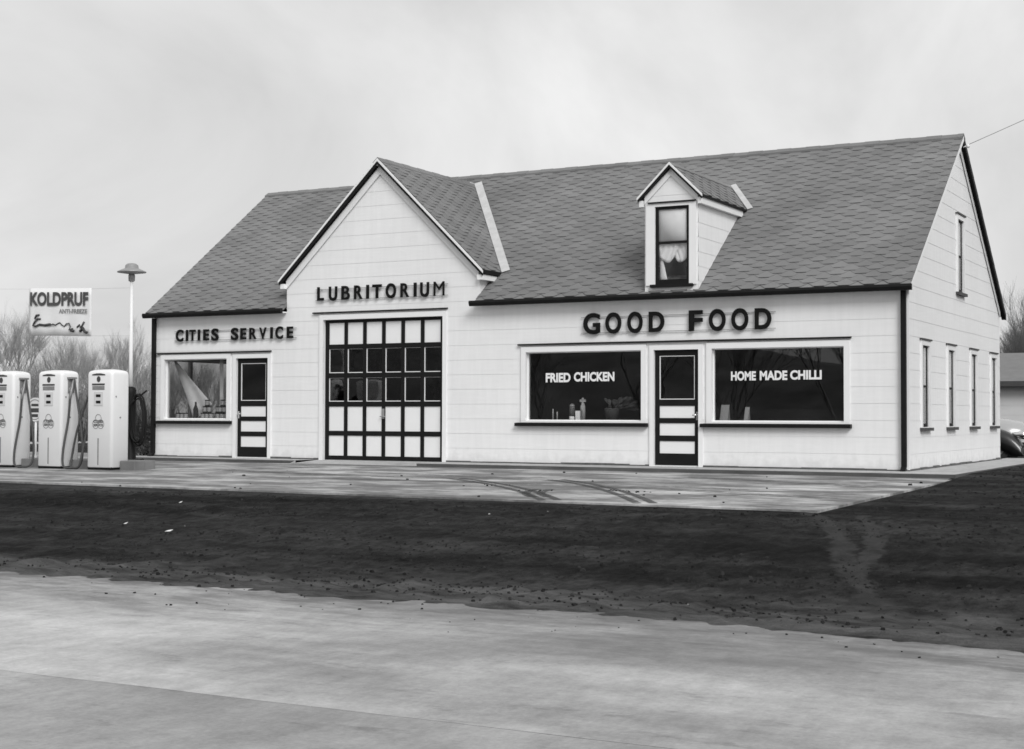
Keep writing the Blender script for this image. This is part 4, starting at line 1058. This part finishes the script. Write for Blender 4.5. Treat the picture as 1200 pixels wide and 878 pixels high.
pl = copy_tree(P0); pl.location = Vector(P0.location)+Vector((-1.25, 0, 0)); pl['label'] = 'leftmost white fuel pump cut off by the picture edge'
pr = copy_tree(P0); pr.location = Vector(P0.location)+Vector((1.25, 0, 0)); pr['label'] = 'rightmost white fuel pump with a plain side and no hose on it'
for ch in list(pr.children):
    if ch.name.split('.')[0] in ('nozzle_boot', 'nozzle'): bpy.data.objects.remove(ch)
    elif ch.name.startswith('hose'):
        # its hose hangs on the far side: mirror it
        me = ch.data.copy(); ch.data = me; c_ = pumpX[1]+PW/2
        for v in me.vertices: v.co.x = 2*c_ - v.co.x
        for p_ in me.polygons: p_.flip()
# hose trays low between the pumps
for x in (pumpX[0]+PW+0.10, pumpX[1]+PW+0.10):
    pass

# ================================================================== LAMP POST, SIGNS
lx, ly, lz = -13.905, -3.42, -0.02
m = MB(); m.lathe((lx, ly, -0.3), [(0.42, 0), (0.42, 0.262), (0.40, 0.279)], 24); tag(m.build('lamp_footing', CONC), 'round concrete footing under the lamp post', 'footing')
lamp = thing('lamp_post', (lx, ly, lz), 'slim white lamp post with black lower half and dish shade behind the pumps', 'lamp post')
m = MB(); m.lathe((lx, ly, lz), [(0.15, 0), (0.15, 0.03), (0.125, 0.05), (0.112, 0.07), (0.108, 1.30), (0.108, 1.36), (0.09, 1.42), (0.045, 1.44)], 18); m.build('lower_column', BLACK, lamp)
m = MB(); m.lathe((lx, ly, lz), [(0.045, 1.435), (0.036, 2.0), (0.028, 3.45)], 14); m.build('pole', SIGNW, lamp)
m = MB(); m.lathe((lx, ly, lz), [(0.03, 3.44), (0.06, 3.46), (0.065, 3.56), (0.05, 3.60)], 14); m.build('lamp_holder', GREYM, lamp)
m = MB(); m.lathe((lx, ly, lz), [(0.05, 3.59), (0.27, 3.62), (0.275, 3.635), (0.20, 3.67), (0.13, 3.70), (0.12, 3.76), (0.08, 3.79), (0.02, 3.80)], 26); m.build('lamp_shade', GREYM, lamp)
m = MB(); m.tube([(lx, ly, lz+1.27), (lx+0.22, ly, lz+1.25), (lx+0.40, ly, lz+1.36)], 0.018, 6); m.build('hose_hook', BLACK, lamp)
# air hose hung in loops on the hook
m = MB(); rr = random.Random(11)
pts = []
for k in range(5*22):
    a = 2*math.pi*k/22; w_ = 0.17+0.02*math.sin(k*0.13); h_ = 0.42+0.05*math.sin(k*0.09+1)
    pts.append((lx+0.26+w_*math.sin(a)+0.015*rr.random(), ly-0.05-0.004*k/5, lz+0.84+h_*math.cos(a)-0.06*abs(math.sin(a*0.5))))
m.tube(pts, 0.016, 6)
AIRH = mat('black_hose', 0.014, 0.7, 0.2, spec=0.2)
tag(m.build('air_hose', AIRH), 'black air hose hung in loops on the lamp post hook', 'hose')
m = MB(); pts = [(lx+0.02+(0.24+0.012*k/20)*math.cos(2*math.pi*k/20), ly-0.02+(0.20)*math.sin(2*math.pi*k/20), lz+0.02+0.012*(k//20)) for k in range(64)]
m.tube(pts, 0.018, 6); tag(m.build('water_hose', AIRH), 'black hose coiled on the island around the lamp post foot', 'hose')

# banner strung between the lamp post and a pole further left
px_ = -19.6
m = MB(); m.lathe((px_, ly, 0.04), [(0.06, 0), (0.045, 3.7), (0.02, 3.74)], 12); tag(m.build('banner_pole', SIGNW), 'slim white pole at the left holding the anti-freeze banner', 'pole')
bx0, bx1, bz0, bz1 = -16.60, -14.93, 2.46, 3.40
def tilt(x): return -0.034*(x-bx0)
root = thing('advertising_banner', (bx0, ly, bz0), 'white cloth banner lettered KOLDPRUF hung on wires above the pumps', 'banner')
m = MB(); nu = 24
m.v = [(lerp(bx0, bx1, i/nu), ly+0.012*math.sin(i*0.9)*(j/6), lerp(bz1, bz0, j/6)+tilt(lerp(bx0, bx1, i/nu))) for j in range(7) for i in range(nu+1)]
for j in range(6):
    for i in range(nu): a = j*(nu+1)+i; m.f.append([a, a+nu+1, a+nu+2, a+1]); m.mi.append(0); m.sm.append(True)
cl = m.build('cloth', SIGNW, root); md = cl.modifiers.new('cloth_thickness', 'SOLIDIFY'); md.thickness = 0.004; md.offset = 1
def bxf(x, z): return lambda a, b, c: (x+a, ly-0.022, z+c+tilt(x+a))
m = MB(); V, F = text_geo('KOLDPRUF', 1.56, 0.275, 0.042); f_ = bxf(bx0+0.045, 3.05); m.add([f_(*v) for v in V], F); m.build('banner_lettering', mat('banner_print', 0.07, 0.8, 0.4, nscale=8.0), root)
m = MB(); V, F = text_geo('ANTI-FREEZE', 0.75, 0.085, 0.03); f_ = bxf(-15.77, 2.905); m.add([f_(*v) for v in V], F); m.build('banner_lettering', MIDG, root)
def script(m, pts, r_): m.tube([(x, ly-0.020, z+tilt(x)) for x, z in pts], r_, 5)
m = MB()
sc = [(-16.30, 2.87), (-16.38, 2.86), (-16.42, 2.80), (-16.36, 2.77), (-16.43, 2.72), (-16.47, 2.66), (-16.40, 2.64), (-16.28, 2.68), (-16.14, 2.67), (-16.0, 2.67), (-15.92, 2.69), (-15.86, 2.67), (-15.80, 2.70), (-15.74, 2.72), (-15.68, 2.67), (-15.62, 2.65), (-15.56, 2.70), (-15.50, 2.71), (-15.46, 2.64), (-15.50, 2.58), (-15.40, 2.60)]
script(m, sc, [0.012 if 7 < i < 20 else 0.020 for i in range(len(sc))])
script(m, [(-16.36, 2.79), (-16.26, 2.79)], 0.018)
script(m, [(-16.28, 2.675), (-16.14, 2.665), (-16.0, 2.685)], 0.026)
script(m, [(-15.28, 2.63), (-15.22, 2.68), (-15.18, 2.62), (-15.10, 2.74)], 0.020); script(m, [(-15.20, 2.55), (-15.13, 2.62), (-15.08, 2.55), (-15.02, 2.53)], 0.030); script(m, [(-15.45, 2.57), (-15.36, 2.56)], 0.028)
m.build('script_lettering', DARKG, root)
m = MB()
for z in (3.385, 2.47):
    m.tube([(px_, ly, z+0.12), (bx0, ly, z+tilt(bx0))], 0.002, 4); m.tube([(bx1, ly, z+tilt(bx1)), (lx, ly, z+tilt(bx1)-0.02)], 0.002, 4)
m.build('hanging_wire', GREYM, root)

# round white sign behind the middle pump
dx_, dy_ = -17.47, -2.40
root = thing('round_sign', (dx_, dy_, -0.1), 'round white lollipop sign with dark bars behind the middle pump', 'sign')
m = MB(); m.tube([(dx_, dy_+0.03, az(dy_)), (dx_, dy_+0.03, 1.0)], 0.025, 8); m.lathe((dx_, dy_+0.03, az(dy_)), [(0.18, 0), (0.16, 0.05), (0.04, 0.07)], 14); m.build('post', SIGNW, root)
m = MB(); m.prism([(dx_+0.245*math.cos(2*math.pi*k/28), dy_, 0.985+0.25*math.sin(2*math.pi*k/28)) for k in range(28)], (0, 0.025, 0)); m.build('disc', SIGNW, root)
m = MB(); m.tube([(dx_+0.20*math.cos(2*math.pi*k/28), dy_-0.004, 0.985+0.205*math.sin(2*math.pi*k/28)) for k in range(29)], 0.007, 5, caps=False); m.build('ring_line', MIDG, root)
m = MB()
for z, w_, h_ in ((1.08, 0.10, 0.05), (0.97, 0.15, 0.085), (0.86, 0.09, 0.06)): m.box((dx_-w_, dy_-0.006, z-h_/2), (dx_+w_, dy_-0.001, z+h_/2))
m.build('sign_bar', DARKG, root)

# ================================================================== PLANTS AND TREES
def branch(trunk, crown, p, d, L_, r_, depth, rnd, spread, up_, lim):
    n_ = 3; pts = [Vector(p)]; q = Vector(p); dd = Vector(d)
    for i in range(n_):
        dd = (dd+Vector((rnd.uniform(-.16, .16), rnd.uniform(-.16, .16), rnd.uniform(-.06, .16)*up_))).normalized(); q = q+dd*L_/n_; pts.append(q.copy())
    (trunk if depth < 2 else crown).tube(pts, [r_, r_*0.88, r_*0.76, r_*0.62], 5 if depth < 2 else 3, caps=False)
    if depth >= lim: return
    k = rnd.choice((2, 3, 3)) + (1 if depth > 1 else 0)
    for i in range(k):
        a = rnd.uniform(0, 6.283); t = rnd.uniform(0.35, 1.0); b_ = pts[0].lerp(pts[-1], t) if i else pts[-1]
        o_ = dd.orthogonal().normalized(); o_ = Matrix.Rotation(a, 3, dd) @ o_
        nd = (dd+o_*rnd.uniform(spread*0.5, spread)+Vector((0, 0, 0.18*up_))).normalized()
        branch(trunk, crown, b_, nd, L_*rnd.uniform(.62, .85), r_*rnd.uniform(.48, .64), depth+1, rnd, spread, up_, lim)
def make_tree(name, h, seed, stems=1, spread=0.75, lim=5, r_=None, mt=HAZEBARK, up_=1.0):
    rnd = random.Random(seed); T, C = MB(), MB(); r_ = r_ or h*0.016
    for s in range(stems):
        d = Vector((rnd.uniform(-.3, .3)*(stems > 1), rnd.uniform(-.3, .3)*(stems > 1), 1)).normalized()
        branch(T, C, (rnd.uniform(-.15, .15)*(stems > 1), rnd.uniform(-.15, .15)*(stems > 1), -0.2), d, h*0.30, r_, 0, rnd, spread, up_, lim)
    root = bpy.data.objects.new(name, None); COL.objects.link(root)
    T.build('trunk', mt, root); C.build('crown', mt, root)
    return root
protos = [make_tree('bare_tree', 8.5, 21, 3, 0.62, 6, 0.10), make_tree('bare_tree', 8.0, 35, 4, 0.55, 6, 0.085), make_tree('bare_tree', 7.5, 48, 2, 0.8, 6, 0.10)]
protos.append(make_tree('bare_tree', 8.5, 63, 4, 0.6, 6, 0.12, mat('darker_bark', 0.12, 0.9, 0.3)))
used = [False]*4
def place_tree(k, x, y, s, rz, label, group=None, z=-0.25):
    o = protos[k] if not used[k] else copy_tree(protos[k]); used[k] = True
    o.location = (x, y, z); o.scale = (s, s, s); o.rotation_euler.z = rz; tag(o, label, 'tree', group); return o
camx, camy = 5.997, -24.933
def at(u, dist):
    d = fw + r2*((u-600)/1744.23); d.z = 0; d.normalize(); return camx+d.x*dist, camy+d.y*dist
G1 = 'bare trees on the skyline behind the pumps'
for k, u, dist, s, rz, lab in ((0, 8, 112, 1.12, 0.3, 'tall bare tree on the skyline at the left picture edge'), (1, 78, 118, 1.0, 1.1, 'bare many-stemmed tree on the skyline between the left and middle pumps'),
        (1, 148, 112, 0.98, 2.3, 'bare tree on the skyline behind the lamp post'), (2, 40, 135, 1.0, 0.9, 'faint bare tree farther off behind the round sign'),
        (0, 110, 140, 0.95, 4.0, 'faint bare tree farther off above the rightmost pump'), (2, 172, 125, 0.9, 5.0, 'bare tree half hidden by the left corner of the station'),
        (1, -40, 120, 1.15, 3.0, 'bare tree left of the pumps outside the picture edge'),
        (0, 208, 62, 0.42, 3.3, 'bare tree seen through the left side of the display window'), (1, 232, 58, 0.45, 0.2, 'bare tree seen through the middle of the display window'), (2, 254, 66, 0.5, 2.0, 'bare tree seen through the right side of the display window')):
    x, y = at(u, dist); place_tree(k, x, y, s, rz, lab, G1)
x, y = at(1196, 74); place_tree(3, x, y, 0.80, 1.9, 'dense bare tree behind the garage roof at the right edge', 'bare trees behind the garage')
x, y = at(1206, 70); place_tree(3, x, y, 0.70, 4.4, 'second dense bare tree at the very edge of the picture above the garage', 'bare trees behind the garage')
x, y = at(1222, 80); place_tree(1, x, y, 0.85, 0.4, 'bare tree right of the garage outside the picture edge', 'bare trees behind the garage')
x, y = at(1180, 95); place_tree(2, x, y, 1.0, 3.6, 'faint bare tree low beside the right corner of the station', 'bare trees behind the garage')
# across the highway, seen only as reflections in the glass
for i, (x, y, s) in enumerate(((-13.5, -44, 1.15), (-20, -47, 1.3), (-31, -46, 1.2), (-26.5, -50, 1.4), (-38, -48, 1.3), (-7, -52, 1.3), (-45, -50, 1.3))):
    place_tree(i % 3, x, y, s, i*1.7, 'bare roadside tree across the highway, mirrored in the windows', 'bare trees across the highway', -0.8)

# brush thicket below the far trees
def thicket(name, u0, u1, d0, d1, n_, hmin, hmax, mt, seed, rad=0.02, z=-0.3):
    rnd = random.Random(seed); m = MB()
    for i in range(n_):
        u = rnd.uniform(u0, u1); x, y = at(u, rnd.uniform(d0, d1)); h = rnd.uniform(hmin, hmax)
        p = Vector((x, y, z)); d = Vector((rnd.uniform(-.35, .35), rnd.uniform(-.35, .35), 1))
        q = p+d*h*0.6; e = q+(d+Vector((rnd.uniform(-.4, .4), rnd.uniform(-.4, .4), 0)))*h*0.4
        m.tube([p, q, e], [rad, rad*.7, rad*.3], 3, caps=False)
        for _ in range(3):
            t = rnd.uniform(.3, .95); b_ = p.lerp(q, t); m.tube([b_, b_+Vector((rnd.uniform(-.5, .5), rnd.uniform(-.5, .5), rnd.uniform(.2, .7)))*h*0.45], [rad*.6, rad*.3], 3, caps=False)
    o = m.build(name, mt); tag(o, kind='stuff'); return o
tag(thicket('brush_thicket', -120, 200, 92, 112, 2600, 1.5, 4.2, mat('dry_brush', 0.24, 0.95, 0.3), 3, 0.035), 'grey bare brush below the skyline trees', 'brush')
tag(thicket('hedge_row', -120, 200, 60, 66, 1500, 0.35, 0.8, mat('hedge_brush', 0.04, 0.95, 0.3), 4, 0.03), 'low dark brush along the far side of the side road', 'brush')
mb = MB(); nb_ = 70  # unseen bank added across the highway to darken the shop window reflections
for i in range(nb_+1):
    x = -260+400*i/nb_; h = 7.5+3.5*mnoise.noise(Vector((x*0.02, 0, 0)))+1.2*mnoise.noise(Vector((x*0.09, 3, 0)))
    for (yy, zz) in ((-62, -0.9), (-72, h*0.55), (-84, h*0.9), (-100, h), (-140, -1.0)): mb.v.append((x, yy+2*mnoise.noise(Vector((x*0.05, 7, 0))), zz))
for i in range(nb_):
    for k in range(4): mb.f.append([i*5+k, i*5+k+1, (i+1)*5+k+1, (i+1)*5+k]); mb.mi.append(0); mb.sm.append(True)
BANKM = mat('added_bank_grey', 0.16, 1.0, 0.55, (1, 1, 1), 0.25, 0.5, 2.0, 6, 0.05)
tag(mb.build('unseen_reflection_bank', BANKM), kind='structure')
mb = MB()  # second unseen bank, added off to the right to darken side window reflections
for i in range(31):
    x = -4+190*i/30; h = (13+3*mnoise.noise(Vector((x*0.03, 5, 0))))*sst(0, 2, i)
    for yy, zz in ((84, -0.8), (92, h*0.6-0.8), (102, h*0.9-0.8), (118, h-0.8), (150, -1.0)): mb.v.append((x, yy-0.35*x, zz))
for i in range(30):
    for k in range(4): mb.f.append([i*5+k, (i+1)*5+k, (i+1)*5+k+1, i*5+k+1]); mb.mi.append(0); mb.sm.append(True)
tag(mb.build('unseen_reflection_bank', BANKM), kind='structure')
# dark bush between the lamp post and the station's corner
rnd = random.Random(77); T, C = MB(), MB()
for s in range(6): branch(T, C, (rnd.uniform(-.25, .25), rnd.uniform(-.1, .1), -0.05), Vector((rnd.uniform(-.4, .4), rnd.uniform(-.2, .2), 1)).normalized(), 0.42, 0.022, 1, rnd, 0.85, 0.6, 5)
for s in range(420):
    p = Vector((rnd.gauss(0, .26), rnd.gauss(0, .16), rnd.uniform(0.0, .72)**1.2)); d = Vector((rnd.uniform(-1, 1), rnd.uniform(-1, 1), rnd.uniform(-.3, 1))).normalized(); a = d.orthogonal().normalized()*0.02
    C.poly([p-a*.3, p+d*0.03-a, p+d*0.075, p+d*0.03+a])
bush = thing('dark_bush', (-17.15, 0.55, -0.09), 'dark leafless bush between the lamp post and the left corner of the station', 'bush')
o = T.build('stem', BARKD); o.parent = bush; o = C.build('twigs', BARKD); o.parent = bush
bush.scale = (1.15, 1.0, 1.15)

# ================================================================== RIGHT BACKGROUND: GARAGE AND CAR
gx0, gx1, gy0, gy1, gze, gzr = -9.0, 3.2, 22.0, 28.0, 1.98, 2.95
gar = thing('back_garage', ((gx0+gx1)/2, gy0, -0.2), 'low white garage with grey hipped roof behind the station', 'garage')
m = MB(); wall(m, [[(gx0, -0.25), (gx1, -0.25), (gx1, gze), (gx0, gze)]], [], lambda u, z, d: (u, gy0-d, z), z0=-0.2, inner=False)
wall(m, [[(gx0, -0.25), (gx1, -0.25), (gx1, gze), (gx0, gze)]], [], lambda u, z, d: (u, gy1+d, z), z0=-0.2, inner=False)
for X, s in ((gx0, -1), (gx1, 1)): wall(m, [[(gy0, -0.25), (gy1, -0.25), (gy1, gze), (gy0, gze)]], [], lambda u, z, d, X=X, s=s: (X+d*s, u, z), z0=-0.2, inner=False)
m.build('wall', GARW, gar)
m = MB(); e = 0.35; ym = (gy0+gy1)/2; h = 4.6
A = [(gx0-e, gy0-e, gze-0.02), (gx1+e, gy0-e, gze-0.02), (gx1+e, gy1+e, gze-0.02), (gx0-e, gy1+e, gze-0.02)]; B = [(gx0+2, ym, gzr), (gx1-h, ym, gzr)]
m.poly([A[0], A[1], B[1], B[0]]); m.poly([A[1], A[2], B[1]]); m.poly([A[2], A[3], B[0], B[1]]); m.poly([A[3], A[0], B[0]]); m.poly(A[::-1])
gr = m.build('roof', GARR, gar)
m = MB(); m.box((gx0-e-.02, gy0-e-0.03, gze-0.17), (gx1+e+.02, gy0-e-0.003, gze-0.015)); m.box((gx1+e+0.003, gy0-e-.03, gze-0.17), (gx1+e+0.03, gy1+e, gze-0.015)); m.build('fascia', GREYD, gr)
m = MB()
for i in range(2):
    a = -1.2+i*2.1; m.box((a, gy0-0.045, -0.2), (a+1.9, gy0-0.02, 1.75))
m.build('garage_door', GARW, gar)

def make_car(cx, cy, gz_):
    """1930s-40s rounded sedan, nose towards +X"""
    root = thing('parked_car', (cx, cy, gz_), 'old rounded car with dark wings and sky sheen coloured into its bonnet parked behind the station', 'car')
    def loft(secs, m, n_=14, mi=0):
        """secs: x, half width, z bottom, z top, roundness"""
        o = len(m.v)
        for x, hw, zb, zt, rd in secs:
            for k in range(n_+1):
                a = math.pi*k/n_; c_, s_ = math.cos(a), math.sin(a)
                ex = 2/rd
                y = hw*math.copysign(abs(c_)**ex, c_); z = zb+(zt-zb)*abs(s_)**ex
                m.v.append((cx+x, cy+y, gz_+z))
        for i in range(len(secs)-1):
            for k in range(n_): m.f.append([o+i*(n_+1)+k, o+i*(n_+1)+k+1, o+(i+1)*(n_+1)+k+1, o+(i+1)*(n_+1)+k]); m.mi.append(mi); m.sm.append(True)
        for i in (0, len(secs)-1): m.f.append([o+i*(n_+1)+k for k in range(n_+1)]); m.mi.append(mi); m.sm.append(False)
    m = MB(); loft([(-2.25, 0.35, 0.42, 0.62, 2.4), (-2.1, 0.62, 0.38, 0.90, 2.6), (-1.6, 0.80, 0.35, 1.05, 3), (-0.6, 0.84, 0.34, 1.06, 3.4), (0.5, 0.80, 0.34, 1.06, 3.2), (0.9, 0.62, 0.36, 1.08, 2.8), (1.7, 0.48, 0.40, 1.04, 2.5), (2.10, 0.40, 0.42, 0.96, 2.4), (2.22, 0.28, 0.45, 0.80, 2.2)], m)
    m.build('body', CARSHEEN, root)
    m = MB(); loft([(-1.75, 0.50, 0.95, 1.05, 2.4), (-1.4, 0.66, 0.95, 1.38, 2.6), (-0.8, 0.70, 0.95, 1.58, 2.8), (0.0, 0.70, 0.95, 1.60, 2.8), (0.45, 0.66, 0.95, 1.45, 2.7), (0.75, 0.60, 0.95, 1.08, 2.5)], m); cab = m.build('cabin', CARSHEEN, root)
    for s in (-1, 1):
        m = MB()
        for a, b in ((-1.15, -0.45), (-0.38, 0.30)):
            m.prism([(cx+a, cy+s*0.708, gz_+1.08), (cx+b, cy+s*0.708, gz_+1.08), (cx+b-0.05, cy+s*0.665, gz_+1.40), (cx+a+0.06, cy+s*0.665, gz_+1.40)], (0, s*0.006, 0))
        m.build('side_glass', BLACK, cab)
        for x0, x1 in ((-1.95, -0.75), (1.0, 2.25)):
            m = MB(); n_ = 14
            o = 0
            for k in range(n_+1):
                t = k/n_; xx = lerp(x0, x1, t); zt = 0.30+0.50*math.sin(math.pi*min(1, t*0.9+0.08))**0.75
                for yy, zz in ((0.50, zt-0.02), (0.66, zt), (0.80, zt-0.06), (0.87, zt-0.20), (0.88, max(0.14, zt-0.50))): m.v.append((cx+xx, cy+s*yy, gz_+zz))
            for k in range(n_):
                for j in range(4): m.f.append([k*5+j, k*5+j+1, (k+1)*5+j+1, (k+1)*5+j]); m.mi.append(0); m.sm.append(True)
            fo = m.build('wing', CARD, root); md = fo.modifiers.new('sheet_thickness', 'SOLIDIFY'); md.thickness = 0.02
        m = MB(); m.box((cx-0.8, cy+s*0.62, gz_+0.30), (cx+1.1, cy+s*0.86, gz_+0.34)); m.build('running_board', CARD, root)
        m = MB(); m.box((cx-0.9, cy+s*0.60, gz_+0.24), (cx+1.1, cy+s*0.78, gz_+0.299)); m.build('sill', CARD, root)
        m = MB(); m.tube([(cx+1.95, cy+s*0.62, gz_+0.66), (cx+2.20, cy+s*0.62, gz_+0.65), (cx+2.25, cy+s*0.62, gz_+0.65)], [0.05, 0.105, 0.10], 14); m.build('headlight', CHROME, root)
        for xw in (-1.35, 1.62):
            m = MB(); prof = [(0.19, -0.075), (0.31, -0.075), (0.34, -0.05), (0.345, 0.0), (0.34, 0.05), (0.31, 0.075), (0.19, 0.075)]
            o = 0; n_ = 24
            for r_, w_ in prof:
                for k in range(n_): a = 2*math.pi*k/n_; m.v.append((cx+xw+r_*math.cos(a), cy+s*0.76+w_*s, gz_+0.345+r_*math.sin(a)))
            for i in range(len(prof)-1):
                for k in range(n_): m.f.append([i*n_+k, i*n_+(k+1) % n_, (i+1)*n_+(k+1) % n_, (i+1)*n_+k]); m.mi.append(0); m.sm.append(True)
            tyre = m.build('tyre', RUBBER, root)
            m = MB(); m.prism([(cx+xw+0.195*math.cos(2*math.pi*k/20), cy+s*0.80, gz_+0.345+0.195*math.sin(2*math.pi*k/20)) for k in range(20)], (0, s*0.03, 0)); m.build('rim', GREYM, tyre)
    m = MB(); m.tube([(cx+2.30, cy-0.80, gz_+0.45), (cx+2.42, cy-0.4, gz_+0.45), (cx+2.44, cy, gz_+0.45), (cx+2.42, cy+0.4, gz_+0.45), (cx+2.30, cy+0.80, gz_+0.45)], 0.05, 8); m.box((cx+2.1, cy-0.4, gz_+0.42), (cx+2.40, cy-0.36, gz_+0.47)); m.box((cx+2.1, cy+0.36, gz_+0.42), (cx+2.40, cy+0.40, gz_+0.47)); m.build('bumper', CHROME, root)
    m = MB(); m.prism([(cx+2.225, cy-0.20, gz_+0.5), (cx+2.225, cy+0.20, gz_+0.5), (cx+2.20, cy+0.16, gz_+0.84), (cx+2.20, cy-0.16, gz_+0.84)], (0.015, 0, 0)); m.build('grille', GREYM, root)
make_car(-2.45, 13.2, -0.20)

# service wire from the gable to a pole off to the right
p0 = Vector((0.19, YR-0.02, ZR-0.20)); d1 = Vector((11.3, 0.2, 10.8))
m = MB(); m.tube([p0.lerp(d1, t)+Vector((0, 0, -0.5*math.sin(math.pi*t))) for t in [i/20 for i in range(21)]], 0.006, 4)
tag(m.build('service_wire', GREYM), 'thin overhead wire running from the right gable peak into the sky', 'wire')
root = thing('utility_pole', (11.35, 0.3, -0.2), 'wooden utility pole right of the picture carrying the service wire', 'pole')
m = MB(); m.lathe((11.35, 0.3, -0.3), [(0.17, 0), (0.10, 11.6)], 12); m.build('shaft', BARKD, root)
m = MB(); m.box((11.28, -0.6, 10.85), (11.42, 1.2, 10.97)); m.build('crossarm', BARKD, root)

# ================================================================== SMALL GROUND DETAIL
rnd = random.Random(9); m = MB()
def rock(m, x, y, r_, z=None):
    z = gh(x, y) if z is None else z
    pr = [(-.5, -.5), (.5, -.5), (.5, .5), (-.5, .5)]
    b_ = [Vector((x+r_*math.cos(2*math.pi*k/5+rnd.random())*rnd.uniform(.6, 1.1), y+r_*math.sin(2*math.pi*k/5+rnd.random()*.5)*rnd.uniform(.6, 1.1), z-r_*.2)) for k in range(5)]
    t_ = [p+Vector((rnd.uniform(-.3, .3)*r_, rnd.uniform(-.3, .3)*r_, r_*rnd.uniform(.5, .9))) for p in b_]
    c_ = sum(t_, Vector())/5; t_ = [c_+(q-c_)*0.65 for q in t_]
    m.add(b_+t_, [(5, 6, 7, 8, 9)]+[(k, (k+1) % 5, 5+(k+1) % 5, 5+k) for k in range(5)])
for i in range(15000):
    x = rnd.uniform(-13, 9); y = rnd.uniform(-14.7, -8.6)
    if i % 6 == 0: x, y = rnd.uniform(1.2, 7), rnd.uniform(-8.6, 4)
    elif mnoise.noise(Vector((x*0.35, y*1.3, 2.0)))+rnd.uniform(-.25, .25) < -0.05: continue
    elif x < -11+0.9*(-8.6-y)*1.6-1.5: continue
    if i % 6 and rnd.random() < 0.12: y = rnd.gauss(-14.3, 0.28)
    rock(m, x, y, abs(rnd.gauss(0.006, 0.010))+0.006)
for i in range(70):
    x = rnd.uniform(-6, 7); y = -14.8-abs(rnd.gauss(0, 0.6)); rock(m, x, y, abs(rnd.gauss(0.006, 0.006))+0.004, -0.60)
for i in range(30): 
    y = rnd.uniform(-8.2, -1.2); rock(m, rnd.uniform(-11, 0.8), y, abs(rnd.gauss(0.015, 0.012))+0.008, az(y))
for cx_, cy_, s_ in ((-4.75, -5.75, .13), (-3.65, -6.45, .17), (-2.25, -6.2, .13), (-2.55, -6.0, .08)):
    for i in range(9):
        x, y = cx_+rnd.gauss(0, s_), cy_+rnd.gauss(0, s_); rock(m, x, y, rnd.uniform(.012, .03), az(y))
tag(m.build('dirt_clods', CLOD), 'loose clods of dirt scattered over the bare lot', 'dirt', kind='stuff')
m = MB()
for i in range(14): rock(m, rnd.uniform(-9, 8), rnd.uniform(-14.5, -8.8), abs(rnd.gauss(0.004, 0.004))+0.004)
tag(m.build('pale_pebbles', STONE), 'small pale pebbles scattered in the dark dirt', 'pebbles', kind='stuff')
for x, y, s_, l in ((-6.28, -11.72, 0.022, 'scrap of white paper on the dirt at the left of the lot'), (-5.21, -12.19, 0.04, 'long scrap of white paper lying nearest the road'), (-6.9, -10.05, 0.02, 'tiny scrap of white paper near the forecourt edge')):
    m = MB(); z = gh(x, y)+0.025; m.prism([(x-s_, y-s_*.6, z), (x+s_, y-s_*.7, z+0.005), (x+s_*.8, y+s_*.8, z+0.02), (x-s_*.9, y+s_*.7, z+0.01)], (0, 0, 0.003)); tag(m.build('paper_scrap', PAPER), l, 'litter')
